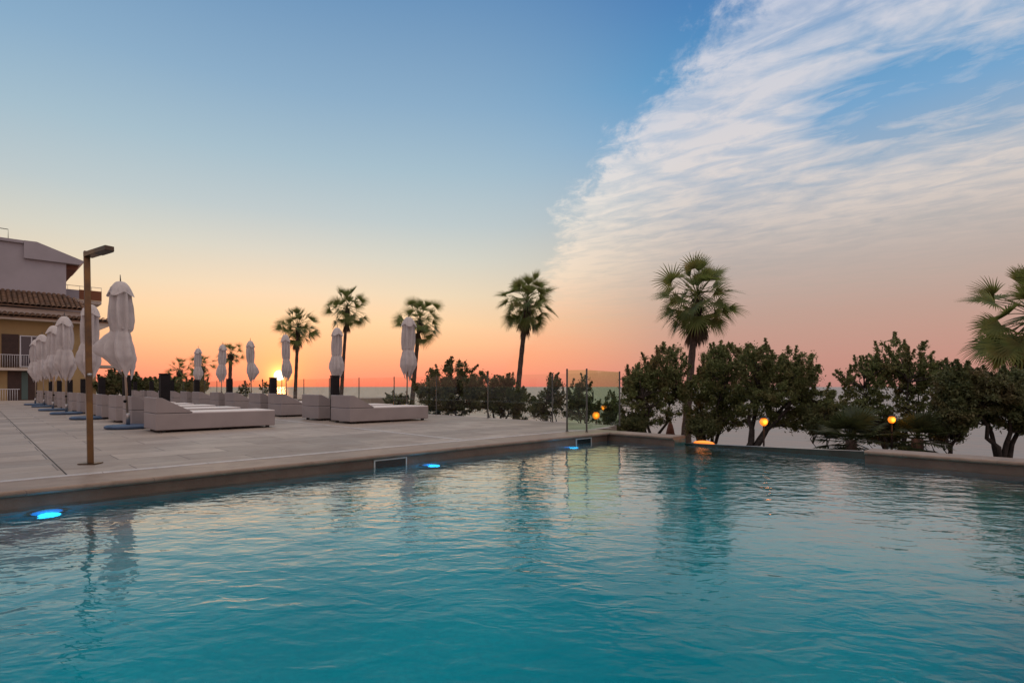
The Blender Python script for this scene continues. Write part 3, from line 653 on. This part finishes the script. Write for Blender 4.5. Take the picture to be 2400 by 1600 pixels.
# ------------------------------------------------------------------ palms
def palm(name_loc, crown_r, h, seed, label, nf=34, lean=(0, 0), r0=.2, r1=.12, dead=6, segs=20, droop=1.0):
    """loc on the ground; h = trunk height to the crown centre"""
    rnd = random.Random(seed)
    e = empty('palm_tree', name_loc, label, 'palm tree', 'fan palms along the promenade')
    pts = []; rads = []
    for i in range(25):
        s = i / 24; pts.append(Vector((lean[0] * s ** 1.3, lean[1] * s ** 1.3, h * s))); rads.append((r0 * 1.5 * (1 - s) ** 8 + r0 + (r1 - r0) * s) * (1 + .05 * (-1) ** i))
    mb = MB(); mb.tube(pts, rads, 12); mb.build('trunk', PALMBARK, e)
    top = pts[-1]
    # boots: old leaf bases under the crown
    mb = MB()
    for k in range(36):
        a = k * 2.4; z = -.75 * crown_r * (.1 + .5 * k / 36); rr = r1 * 1.0
        p = top + Vector((math.cos(a) * rr, math.sin(a) * rr, z)); q2 = p + Vector((math.cos(a) * r1 * 1.1, math.sin(a) * r1 * 1.1, .22 * crown_r * .6))
        mb.tube([p, q2], (r1 * .35, r1 * .12), 4)
    mb.build('leaf_bases', PALMBARK, e)
    def fan(mb, az, el, pl, br, dr, folded=1.0):
        d0 = Vector((math.cos(az) * math.cos(el), math.sin(az) * math.cos(el), math.sin(el)))
        P = [top + Vector((0, 0, rnd.uniform(-.05, .15) * crown_r))]; d = d0.copy(); n = 5
        for i in range(n):
            d = (d + Vector((0, 0, -.10 * dr))).normalized(); P.append(P[-1] + d * (pl / n))
        mb.tube(P, [.020 * crown_r / 1.9 * (1 - .1 * i) for i in range(n + 1)], 4, False)
        side = d.cross(Vector((0, 0, 1)));
        if side.length < .1: side = Vector((1, 0, 0))
        side.normalize(); nrm = side.cross(d).normalized(); side = (side + nrm * rnd.uniform(-1.1, 1.1)).normalized(); nrm = side.cross(d).normalized()
        hub = P[-1]
        for k in range(segs):
            a = (k / (segs - 1) - .5) * math.radians(rnd.uniform(225, 235)) * folded
            dd = (d * math.cos(a) + side * math.sin(a) + nrm * .18 * abs(math.sin(a))).normalized()
            L = br * (.72 + .28 * math.cos(a * .55)) * rnd.uniform(.88, 1.07)
            wv = (side * math.cos(a) - d * math.sin(a)).normalized() * (L * .035)
            p = hub.copy(); q_ = dd.copy(); pv = []
            zd = [.0, .07, .22, .5, .85]
            wd = [.25, 1.0, .85, .5, .06]
            for j in range(5):
                pv += [p - wv * wd[j], p + wv * wd[j]]
                q_ = (q_ + Vector((0, 0, -zd[j] * dr * rnd.uniform(.35, .8)))).normalized(); p = p + q_ * (L / 4)
            mb.add(pv, [(2 * j, 2 * j + 1, 2 * j + 3, 2 * j + 2) for j in range(4)])
    mb = MB()
    for k in range(nf):
        s = (k + .5) / nf; az = k * 2.39996 + rnd.uniform(-.2, .2); el = math.radians(82 - 138 * s ** .85 + rnd.uniform(-9, 9))
        pl = crown_r * (rnd.uniform(.60, .72) if k % 3 else rnd.uniform(.30, .48)) * (1.0 if s > .3 else .62 + 1.2 * s); br = crown_r * rnd.uniform(.37, .46) * (1.0 if s > .25 else .84)
        fan(mb, az, el, pl, br, droop * (.35 + .75 * s), .72 + .2 * rnd.random() if s > .12 else .4)
    mb.build('crown', LEAF_P, e)
    if dead:
        mb = MB()
        for k in range(dead):
            fan(mb, k * 2.1 + seed, math.radians(rnd.uniform(-80, -62)), crown_r * rnd.uniform(.4, .62), crown_r * .5, 1.9, .22)
        mb.build('dead_fronds', LEAF_D, e)
    return e
GZ = -2.6
def palm_px(cx, cy, bx, D, rpx, **kw):
    """crown centre at pixel (cx, cy), trunk base near column bx, at distance D"""
    c = at(cx, cy, D); b = Vector(((bx - 1200) / F * D, D, GZ)); c.y = D
    return palm(b, rpx / F * D, c.z - GZ, lean=(c.x - b.x, 0), **kw)
palm_px(1634, 700, 1604, 23.0, 112, seed=3, label='tallest fan palm with brown dead fronds hanging, rising from the olive trees', nf=60, dead=7, r0=.175, r1=.125)
palm_px(1236, 708, 1205, 32.0, 84, seed=8, label='tall fan palm right of the big bush, one bare stalk sticking out left', nf=52, dead=5, r0=.17, r1=.12, droop=1.25)
palm_px(984, 752, 962, 41.0, 66, seed=15, label='fan palm partly hidden by the nearest umbrella of the far row', nf=46, dead=3, r0=.18, r1=.13, segs=18)
palm_px(814, 722, 797, 46.0, 60, seed=21, label='slender fan palm behind the second umbrella of the far row', nf=46, dead=2, r0=.16, r1=.11, segs=18)
palm_px(699, 765, 690, 48.0, 58, seed=27, label='fan palm just right of the sun', nf=46, dead=2, r0=.16, r1=.12, segs=18)
palm_px(541, 829, 537, 66.0, 35, seed=31, label='small dense fan palm left of the sun', nf=32, dead=0, r0=.22, r1=.2, segs=14)
palm_px(474, 858, 478, 73.0, 34, seed=37, label='small fan palm behind the farthest umbrella of the far row', nf=28, dead=0, r0=.22, r1=.2, segs=14)
palm_px(421, 868, 420, 80.0, 38, seed=41, label='leftmost small fan palm above the low hedge', nf=28, dead=0, r0=.24, r1=.22, segs=14)
palm_px(2432, 748, 2440, 15.8, 165, seed=52, label='big fan palm cut off by the right edge of the picture', nf=60, dead=5, r0=.16, r1=.12, segs=26, droop=1.1)

# ------------------------------------------------------------------ trees and bushes
def leaves(centres, rads, per, size, rng, flat=0.8):
    """numpy leaf quads scattered in clusters -> (verts, faces)"""
    c = np.repeat(np.array(centres), per, axis=0); r = np.repeat(np.array(rads), per)
    n = len(c); d = rng.normal(size=(n, 3)); d /= np.linalg.norm(d, axis=1)[:, None]
    d *= (np.minimum(np.abs(rng.normal(size=n)) * .62, 1.5) * r)[:, None]; d[:, 2] *= flat; p = c + d
    a = rng.normal(size=(n, 3)); a[:, 2] += .2; a /= np.linalg.norm(a, axis=1)[:, None]
    b = rng.normal(size=(n, 3)); b -= (b * a).sum(1)[:, None] * a; b /= np.linalg.norm(b, axis=1)[:, None]
    L = (size * rng.uniform(.7, 1.3, n))[:, None]; a *= L; b *= L * .40
    v = np.stack([p - a, p + b * 1.0 - a * .1, p + a, p - b * 1.0 - a * .1], 1).reshape(-1, 3)
    return v, n
def leafmesh(name, v, n, m, parent):
    me = bpy.data.meshes.new(name); me.vertices.add(4 * n); me.vertices.foreach_set('co', v.astype(np.float32).ravel())
    me.loops.add(4 * n); me.loops.foreach_set('vertex_index', np.arange(4 * n, dtype=np.int32))
    me.polygons.add(n); me.polygons.foreach_set('loop_start', np.arange(0, 4 * n, 4, dtype=np.int32)); me.polygons.foreach_set('loop_total', np.full(n, 4, dtype=np.int32))
    me.update(calc_edges=True); me.validate(); me.materials.append(m)
    o = bpy.data.objects.new(name, me); C.objects.link(o); o.parent = parent; return o
def tree(bx, D, blobs, seed, label, stems=3, r0=.12, per=55, size=.075, ncl=90, cr=.26, leafm=None, name='olive_tree', cat='tree', group=None, bz=GZ, forkz=.25, base_spread=.15):
    """blobs: list of (px, py, rx_px, ry_px) ellipses giving the crown, at distance D; depth like the width"""
    rng = np.random.default_rng(seed); rnd = random.Random(seed)
    ncl = int(ncl * 1.7); cr *= .78; per = int(per * (1.7 if size < .12 else 1.2)); size *= .63 if size < .12 else .8
    blobs = [(x, y, rx * 1.2, ry * 1.16) for x, y, rx, ry in blobs]
    b = Vector(((bx - 1200) / F * D, D, bz)); e = empty(name, b, label, cat, group)
    k = D / F; ar = np.array([bl[2] * bl[3] for bl in blobs], float); ar /= ar.sum()
    cs = []
    for bl, w_ in zip(blobs, ar):
        c = at(bl[0], bl[1], D) - b; m = max(3, int(round(ncl * w_)))
        q_ = rng.normal(size=(m, 3)); q_ /= np.linalg.norm(q_, axis=1)[:, None]; q_ *= (rng.random(m) ** .42)[:, None]
        q_ *= np.array([bl[2] * k - cr * .5, min(bl[2], bl[3] * 1.3) * k, bl[3] * k - cr * .4]); cs.append(q_ + np.array(c))
    cs = np.concatenate(cs); rr = (.45 + .95 * rng.random(len(cs)) ** 1.6) * cr
    out = cs - np.array([cs[:, 0].mean(), cs[:, 1].mean(), cs[:, 2].min()]); out /= np.linalg.norm(out, axis=1)[:, None]
    sel = np.where((cs[:, 2] > np.percentile(cs[:, 2], 35)) & (rng.random(len(cs)) < .6))[0]; twigs = []
    ex = []; er = []
    for i in sel:
        dd = out[i] * .6 + rng.normal(size=3) * .35 + np.array([0, 0, .55]); dd /= np.linalg.norm(dd); L_ = rng.uniform(.14, .38) * cr / .2
        twigs.append((cs[i], cs[i] + dd * L_))
        for f_, r_ in ((.3, .42), (.55, .34), (.8, .26), (1.0, .16)): ex.append(cs[i] + dd * L_ * f_); er.append(r_ * cr)
    v0, n0 = leaves(ex, er, max(8, int(per * .3)), size, rng)
    v, n = leaves(cs, rr, per, size, rng); v = np.concatenate([v, v0]); n += n0; leafmesh('crown', v, n, leafm or LEAF_T, e)
    # limbs
    mb = MB(); mid = np.array([cs[:, 0].mean(), cs[:, 1].mean(), cs[:, 2].mean()]); zmin = cs[:, 2].min()
    fork = Vector((0, 0, max(.3, forkz)))
    mb.tube([(0, 0, -.1), (rnd.uniform(-.04, .04), 0, fork.z * .5), fork], (r0 * 1.35, r0 * 1.05, r0), 8)
    knots = []
    for s_ in range(stems):
        a = 2 * PI * s_ / stems + rnd.uniform(-.4, .4) + .3; sp = rnd.uniform(.4, .75)
        tgt = Vector((mid[0] * .8 + math.cos(a) * (np.ptp(cs[:, 0]) / 2) * sp, mid[1] * .8 + math.sin(a) * (np.ptp(cs[:, 1]) / 2) * sp, mid[2] + rnd.uniform(-.2, .3)))
        pts = [fork]; nseg = 7
        for i in range(1, nseg + 1):
            f = i / nseg; p = fork.lerp(tgt, f) + Vector((rnd.uniform(-.1, .1), rnd.uniform(-.1, .1), .12 * math.sin(f * PI) - rnd.uniform(0, .1))); pts.append(p)
        mb.tube(pts, [r0 * .8 * (1 - .75 * i / nseg) for i in range(nseg + 1)], 7); knots += pts[2:]
    kn = np.array([list(p) for p in knots])
    for c in cs[:: max(1, len(cs) // 110)]:
        i = int(np.argmin(((kn - c) ** 2).sum(1) + (kn[:, 2] > c[2]) * .5)); p0 = Vector(kn[i]); p1 = Vector(c)
        m_ = p0.lerp(p1, .5) + Vector((rnd.uniform(-.08, .08), rnd.uniform(-.08, .08), rnd.uniform(-.05, .1)))
        mb.tube([p0, m_, p1], (.022, .014, .006), 4, False)
    for p0, p1 in twigs[::2]: mb.tube([Vector(p0), Vector(p1)], (.009, .004), 3, False)
    mb.build('trunk', BARK, e)
    return e
G1 = 'olive trees beyond the infinity edge'; G2 = 'thin young trees behind the glass'; G3 = 'bushes beyond the glass fence'
tree(1052, 24, [(1045, 905, 65, 58), (1010, 945, 48, 48), (1090, 920, 50, 55)], 1, 'big dark bush beyond the fence, its left and taller half', 4, .10, 70, .085, 150, .32, LEAF_B, 'bush', 'bush', G3, forkz=.5)
tree(1165, 25, [(1140, 920, 50, 48), (1185, 930, 48, 42), (1215, 945, 40, 40)], 2, 'right half of the big dark bush, beside the palm trunk', 4, .10, 70, .085, 130, .32, LEAF_B, 'bush', 'bush', G3, forkz=.5)
tree(932, 22, [(925, 938, 22, 18), (950, 945, 22, 16)], 3, 'small bush left of the big dark bush, by the umbrella pole', 3, .05, 40, .07, 26, .2, LEAF_B, 'bush', 'bush', G3, forkz=.9)
tree(1290, 20, [(1282, 950, 38, 34), (1300, 915, 22, 38), (1262, 955, 22, 26)], 4, 'thin young tree left of the glass screen', 3, .05, 45, .065, 75, .2, LEAF_B, 'young_tree', 'tree', G2, forkz=.6)
tree(1360, 20, [(1345, 945, 26, 45), (1368, 930, 18, 45), (1385, 960, 24, 28)], 5, 'thin young tree seen through the left glass screen', 3, .05, 45, .065, 75, .2, LEAF_B, 'young_tree', 'tree', G2, forkz=.6)
tree(1436, 19, [(1434, 960, 18, 36), (1420, 985, 26, 16)], 6, 'slight young tree at the right post of the glass screen', 3, .04, 40, .06, 40, .18, LEAF_B, 'young_tree', 'tree', G2, forkz=.6)
tree(1526, 18, [(1505, 900, 42, 52), (1560, 860, 52, 50), (1490, 950, 45, 45), (1560, 930, 55, 55), (1510, 985, 40, 24)], 7, 'olive tree left of the tallest palm', 3, .09, 60, .07, 190, .25, LEAF_T, 'olive_tree', 'tree', G1, forkz=.9)
tree(1668, 18, [(1690, 860, 60, 50), (1660, 930, 62, 55), (1720, 950, 50, 55), (1650, 990, 50, 26)], 8, 'olive tree just right of the tallest palm', 3, .10, 60, .07, 200, .25, LEAF_T, 'olive_tree', 'tree', G1, forkz=.5)
tree(1750, 16.5, [(1775, 860, 50, 52), (1850, 880, 62, 55), (1800, 930, 80, 50), (1895, 945, 45, 45), (1860, 985, 70, 26), (1945, 960, 38, 42)], 9, 'olive tree with a low V shaped fork, lit lamp among its branches', 4, .13, 60, .07, 260, .25, LEAF_T, 'olive_tree', 'tree', G1, forkz=1.15)
tree(2105, 15, [(2105, 840, 60, 42), (2050, 890, 70, 50), (2140, 895, 62, 50), (2010, 950, 55, 40), (2110, 960, 70, 40), (2185, 870, 30, 36)], 10, 'airy olive tree with see-through crown and thin bare stems', 4, .07, 38, .065, 230, .19, LEAF_T, 'olive_tree', 'tree', G1, forkz=.75)
tree(2350, 13, [(2300, 935, 80, 60), (2380, 930, 80, 62), (2250, 900, 40, 42), (2420, 980, 60, 40), (2230, 960, 40, 50)], 11, 'dark dense olive tree with gnarled trunk at the right', 4, .10, 75, .07, 300, .23, LEAF_B, 'olive_tree', 'tree', G1, forkz=1.1)
tree(2215, 14.5, [(2255, 985, 30, 25), (2235, 930, 30, 40)], 12, 'leaning olive stem between the airy tree and the dark one', 2, .07, 45, .065, 40, .2, LEAF_T, 'olive_tree', 'tree', G1, forkz=1.0)
GU = 'low shrubs behind the infinity edge'
for i, (px, py, rx, ry, D, lb) in enumerate([(1478, 1000, 36, 22, 17.5, 'low shrub behind the stone block left of the tallest palm'), (1648, 1004, 34, 22, 17, 'low shrub hugging the right side of the tallest palm trunk'),
        (1925, 992, 40, 34, 15.5, 'low shrub filling the gap left of the wide low fan palm'), (2065, 1012, 36, 30, 15.5, 'low shrub between the two low fan palms'), (2215, 1010, 34, 28, 15, 'low shrub at the foot of the leaning olive stem')]):
    tree(px, D, [(px, py, rx, ry)], 60 + i, lb, 3, .035, 48, .065, 62, .2, LEAF_B, 'shrub', 'shrub', GU, forkz=.3)
# row of low shrubs beyond the far end of the left loungers
for i, (px, py, rx, ry, D, lb) in enumerate([(262, 902, 32, 24, 44, 'dark clipped shrub right of the hotel corner'), (325, 905, 36, 22, 46, 'dark shrub behind the nearest umbrella pole'),
        (385, 908, 34, 20, 52, 'dark shrub below the leftmost small palm'), (455, 905, 34, 16, 60, 'shrub below the small palms behind the far umbrellas')]):
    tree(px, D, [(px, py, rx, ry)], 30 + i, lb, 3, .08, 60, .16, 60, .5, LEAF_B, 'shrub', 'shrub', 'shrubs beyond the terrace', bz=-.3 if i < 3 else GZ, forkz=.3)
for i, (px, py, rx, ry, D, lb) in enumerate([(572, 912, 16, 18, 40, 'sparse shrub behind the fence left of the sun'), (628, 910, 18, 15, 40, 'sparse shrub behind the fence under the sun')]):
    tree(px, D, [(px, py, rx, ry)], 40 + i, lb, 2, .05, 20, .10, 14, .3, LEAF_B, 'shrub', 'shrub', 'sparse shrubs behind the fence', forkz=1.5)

# low fan palms behind the infinity edge
def low_palm(px, py, D, rpx, seed, label):
    rnd = random.Random(seed); c = at(px, py, D); b = Vector((c.x, D, GZ)); e = empty('dwarf_palm', b, label, 'dwarf palm', 'low fan palms behind the infinity edge')
    R_ = rpx / F * D; mb = MB(); h = c.z - GZ
    mb.tube([(0, 0, -.1), (.03, 0, h * .5), (0, 0, h - .2 * R_)], (.16, .13, .12), 9); mb.build('trunk', PALMBARK, e)
    mb = MB(); top = Vector((0, 0, h - .25 * R_))
    for k in range(46):
        az = k * 2.4; el = math.radians(rnd.uniform(-40, 80)); d = Vector((math.cos(az) * math.cos(el), math.sin(az) * math.cos(el), math.sin(el)))
        hub = top + d * R_ * rnd.uniform(.35, .6); mb.tube([top, hub], .01, 4, False)
        side = d.cross(Vector((0, 0, 1))); side = side.normalized() if side.length > .1 else Vector((1, 0, 0))
        for j in range(16):
            a = (j / 15 - .5) * 3.0; dd = (d * math.cos(a) + side * math.sin(a)).normalized(); L = R_ * .5 * rnd.uniform(.8, 1.1); wv = (side * math.cos(a) - d * math.sin(a)) * L * .05
            p1 = hub + dd * L * .55; p2 = hub + dd * L + Vector((0, 0, -.12 * L))
            mb.add([hub - wv * .3, hub + wv * .3, p1 + wv, p1 - wv, p2], [(0, 1, 2, 3), (3, 2, 4)])
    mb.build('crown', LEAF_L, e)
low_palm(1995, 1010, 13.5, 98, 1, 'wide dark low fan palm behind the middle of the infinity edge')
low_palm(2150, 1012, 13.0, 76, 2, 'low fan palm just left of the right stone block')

# ------------------------------------------------------------------ garden lamps and closed thatch parasols
def garden_lamp(px, py, D, r, label, zb_=GZ):
    c = at(px, py, D); e = empty('garden_lamp', Vector((c.x, c.y, zb_)), label, 'garden lamp', 'lit orange garden lamps'); h = c.z - zb_
    mb = MB(); mb.tube([(0, 0, 0), (0, 0, h - r)], .022, 8); mb.build('post', BLACK, e)
    mb = MB(); mb.lathe([(r * .35, -r), (r * .8, -r * .6), (r, 0), (r * .8, r * .6), (r * .35, r)], 16, (0, 0, h)); mb.build('globe', LAMPM, e)
    pl_ = bpy.data.lights.new('lamp_light', 'POINT'); pl_.energy = 3; pl_.color = (1, .33, .05); pl_.shadow_soft_size = r; lo = bpy.data.objects.new('lamp_light', pl_); C.objects.link(lo); lo.parent = e; lo.location = (0, -r * 1.6, h)
    mb = MB(); mb.lathe([(r * 1.05, r * .95), (r * .9, r * 1.1), (r * .25, r * 1.45)], 16, (0, 0, h)); mb.build('lamp_cap', BLACK, e)
garden_lamp(1790, 988, 13.2, .095, 'brightest orange lamp on a post before the forked olive tree')
garden_lamp(2090, 983, 13.0, .082, 'orange lamp on a post before the airy olive tree')
garden_lamp(1397, 973, 17.0, .115, 'orange lamp seen through the wide glass screen, lowest of three')
garden_lamp(1415, 955, 22.0, .11, 'small orange lamp higher behind the wide glass screen')
garden_lamp(1430, 963, 23.0, .10, 'small orange lamp right behind the wide glass screen')
# glowing trough by the infinity edge
c = uv(UI + .20, -1.57, -.155)
e = empty('fire_bowl', c, 'low orange glowing bowl on the infinity edge at the palm foot', 'fire bowl', None, ANG - PI / 2)
mb = MB(); mb.lathe([(.02, -.3), (.03, -.02), (.17, .0), (.20, .03)], 22); mb.v = [(x * 1.15, y * .6, z) for x, y, z in mb.v]; mb.build('bowl', REDCLOTH, e)
mb = MB(); mb.lathe([(.165, .031), (.14, .055), (.07, .072), (.01, .078)], 22); mb.v = [(x * 1.15, y * .6, z) for x, y, z in mb.v]; mb.build('embers', mat('ember_glow', (.9, .4, .1), .6, emis=((1, .20, .005), 1.0)), e)
def parasol(px, ytop, ybot, D, label, wd=.17):
    p = at(px, ytop, D); b_ = at(px, ybot, D); e = empty('closed_parasol', Vector((p.x, D, GZ)), label, 'parasol', 'closed rust parasols on the beach side'); t_ = p.z - GZ; l_ = b_.z - GZ
    mb = MB(); mb.tube([(0, 0, 0), (0, 0, t_ + .05)], .02, 6); mb.build('pole', BARK, e)
    mb = MB(); mb.lathe([(.02, t_), (wd * .5, t_ - .15), (wd * .7, (t_ + l_) / 2), (wd, l_ + .05), (wd * .8, l_)], 10); mb.build('canopy', REDCLOTH, e)
parasol(1571, 985, 1022, 19.5, 'closed rust parasol behind the stone block at the corner')
parasol(1641, 1000, 1035, 19.5, 'closed rust parasol right of the tallest palm trunk', .13)

# ------------------------------------------------------------------ hotel
HB = Vector((-32.5, 43.0, 0))       # right end of the ochre facade
e = empty('hotel_building', Vector((HB.x, HB.y, -.2)), 'ochre and white hotel with clay tile roofs and a balcony at the left', 'building', None, ANG)
# local frame: -x runs left along the facade, +y goes back, z up from -.2
mb = MB(); mb.box(-24, 0, 0, 12, 0, 6.1); mb.build('ochre_wall', OCHRE, e)
mb = MB(); mb.box(-24, .10, -.10, 12.1, 6.12, 6.75); mb.build('cornice_band', TRIM, e, bevel=.02, segs=1)
mb = MB(); mb.box(-24, 0, 3.9, 11, 6.8, 7.6); mb.box(-24, -1.48, 3.6, 11, 7.6, 10.8)
# gable top of the white block
pr = [(-24, 10.8), (-1.48, 10.8), (-1.48, 11.35), (-3.3, 12.15), (-5.5, 12.1), (-24, 12.1)]
n = len(pr); mb.add([(x, 3.6, z) for x, z in pr] + [(x, 11, z) for x, z in pr], [tuple(range(n)), tuple(range(2 * n - 1, n - 1, -1))] + [((i + 1) % n, i, n + i, n + (i + 1) % n) for i in range(n)])
mb.build('white_wall', WHITEW, e)
# roof slab over the white block, overhanging to the right, with a dark soffit
mb = MB()
pr = [(-4.05, 10.98), (-.62, 10.98), (-.3, 11.28), (-3.3, 12.36), (-4.05, 12.34)]
n = len(pr); mb.add([(x, 3.35, z) for x, z in pr] + [(x, 11.3, z) for x, z in pr], [tuple(range(n)), tuple(range(2 * n - 1, n - 1, -1))] + [((i + 1) % n, i, n + i, n + (i + 1) % n) for i in range(n)])
mb.build('gable', WHITEW, e)
mb = MB(); mb.box(-24, -4.06, 3.4, 11.3, 12.12, 12.34); mb.build('parapet', WHITEW, e)
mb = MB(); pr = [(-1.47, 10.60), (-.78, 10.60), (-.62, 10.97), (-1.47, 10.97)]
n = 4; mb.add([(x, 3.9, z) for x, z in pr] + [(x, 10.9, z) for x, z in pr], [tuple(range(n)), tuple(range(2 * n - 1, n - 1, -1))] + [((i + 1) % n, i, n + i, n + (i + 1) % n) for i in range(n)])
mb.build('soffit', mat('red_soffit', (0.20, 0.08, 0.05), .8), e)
# side balcony
RED = mat('rust_panel', (0.22, 0.08, 0.035), .7)
bal = MB(); bal.box(-1.47, 1.1, 5.6, 7.9, 8.15, 8.42); ob = bal.build('balcony', TRIM, e)
mb = MB(); mb.box(-1.47, -.45, 5.5, 5.62, 8.43, 9.2); mb.build('parapet_wall', WHITEW, ob)
mb = MB(); mb.box(-.44, 1.1, 5.5, 5.6, 8.43, 9.25); mb.build('rust_panel', RED, ob)
mb = MB(); mb.tube([(-1.4, 5.56, 9.55), (1.1, 5.56, 9.55)], .02, 6)
for x in (-1.2, -.4, .4, 1.08): mb.tube([(x, 5.56, 9.2), (x, 5.56, 9.55)], .015, 5)
mb.build('handrail', STEEL, ob)
# tile roofs: barrel tiles
def tiles(x0, x1, ylow, zlow, yhigh, zhigh, parent, name, pitch=.30, hip=0.0):
    mb = MB(); L = math.hypot(yhigh - ylow, zhigh - zlow); rows = max(2, int(L / .45)); nx = int((x1 - x0) / pitch)
    dy, dz_ = (yhigh - ylow) / rows, (zhigh - zlow) / rows
    for r in range(rows):
        lim = x1 - hip * (r + .5) / rows
        for i in range(nx):
            xc = x0 + (i + .5) * pitch
            if xc > lim: continue
            vs = []
            for s_ in (0, 1):
                y = ylow + dy * (r + s_ * 1.12); z = zlow + dz_ * (r + s_ * 1.12) + (.05 if s_ == 0 else .02)
                for k in range(6):
                    a = PI * k / 5; rr = pitch * (.5 if s_ == 0 else .44); vs.append((xc - rr * math.cos(a), y, z + rr * 1.05 * math.sin(a)))
            vs += [(xc - pitch * .5, ylow + dy * r, zlow + dz_ * r - .02), (xc + pitch * .5, ylow + dy * r, zlow + dz_ * r - .02)]
            mb.add(vs, [(k + 1, k, 6 + k, 7 + k) for k in range(5)])
    # underlay
    mb.add([(x0, ylow, zlow - .06), (x1, ylow, zlow - .06), (x1 - hip, yhigh, zhigh - .06), (x0, yhigh, zhigh - .06), (x0, ylow, zlow), (x1, ylow, zlow), (x1 - hip, yhigh, zhigh), (x0, yhigh, zhigh)],
           [(3, 2, 1, 0), (4, 5, 6, 7), (0, 1, 5, 4), (1, 2, 6, 5), (2, 3, 7, 6), (3, 0, 4, 7)])
    return mb.build(name, CLAY, parent)
tiles(-18, .95, -.95, 5.98, -.1, 6.28, e, 'lower_roof')
tiles(-18, .15, -.42, 6.86, 3.6, 8.35, e, 'upper_roof', hip=1.6)
mb = MB(); mb.box(-24, .9, -.9, -.02, 5.82, 5.93); mb.add([(.05, -.85, 5.82), (.9, -.85, 5.82), (.05, -.85, 5.35), (.05, 0, 5.35), (.9, 0, 5.82), (.05, 0, 5.82)], [(0, 2, 1), (3, 5, 4), (2, 3, 4, 1), (0, 1, 4, 5)])
mb.build('eave_board', TRIM, e)
# right-hand side eave
mb = MB(); mb.prism([(.12, -.8), (.93, -.8), (.93, 10), (.12, 10)], 5.95, 6.04); mb.build('side_eave', CLAY, e)
def window(x0, x1, z0, z1, leaf=True):
    mb = MB(); mb.box(x0, x1, -.03, .06, z0, z1); w_ = mb.build('window', PANE, e)
    mb = MB(); t_ = .07
    xs = [x0, (x0 + x1) / 2 - t_ / 2, x1 - t_]
    for x in xs: mb.box(x, x + t_, -.075, -.031, z0, z1)
    for i in range(2): mb.box(xs[i] + t_, xs[i + 1], -.072, -.031, z1 - t_, z1); mb.box(xs[i] + t_, xs[i + 1], -.072, -.031, z0, z0 + t_)
    mb.build('frame', FRAME, w_)
    return w_
window(-4.45, -3.15, 2.45, 4.75)
mb = MB(); mb.box(-5.42, -4.5, -.09, -.01, 2.45, 4.8)
for k in range(14): mb.box(-5.38, -4.99, -.115, -.091, 2.55 + k * .155, 2.55 + k * .155 + .09); mb.box(-4.93, -4.54, -.115, -.091, 2.55 + k * .155, 2.55 + k * .155 + .09)
mb.build('shutter', SHUT, e)
window(-9.2, -7.6, 2.45, 4.75)
mb = MB(); mb.box(-5.1, -3.5, -.04, .05, 0.02, 2.2); dr_ = mb.build('door', SHUT, e)
mb = MB(); mb.box(-4.35, -4.0, -.06, -.041, .1, 2.1); mb.build('curtain', CURT, dr_)
mb = MB(); mb.box(-24, -2.6, -.75, -.012, 2.18, 2.36); bl = mb.build('balcony_slab', TRIM, e, bevel=.015, segs=1)
mb = MB()
for i in range(44): x = -8.0 + i * .125; mb.tube([(x, -.68, 2.362), (x, -.68, 3.28)], .011, 4)
mb.tube([(-8.05, -.68, 3.3), (-2.6, -.68, 3.3)], .022, 6)
mb.build('railing', FRAME, bl)
mb = MB(); mb.box(.02, 1.6, 1.0, 3.4, 2.55, 2.75); mb.build('side_canopy', TRIM, e)
mb = MB(); mb.tube([(-4.9, 5.0, 12.35), (-4.9, 5.0, 13.35), (-8.9, 5.0, 13.4)], .03, 5); mb.tube([(-5.6, 5.0, 12.35), (-5.6, 5.0, 13.0)], .07, 6); mb.build('roof_mast', DARKSTEEL, e)
# patio railing in front of the hotel door
pr0 = Vector((-31.2, 34.5, 0)); e = empty('patio_railing', uv(-9.5, VEND + .6, -.2), 'low metal railing at the far end of the terrace before the hotel door', 'railing', None, ANG)
mb = MB()
for i in range(70): x = -4.6 + i * .11; mb.tube([(x, 0, 0), (x, 0, .86)], .010, 4)
mb.build('bars', FRAME, e)
mb = MB(); mb.tube([(-4.65, 0, .88), (3.1, 0, .88)], .02, 6); mb.tube([(-4.65, 0, .09), (3.1, 0, .09)], .014, 6); mb.build('rail', FRAME, e)
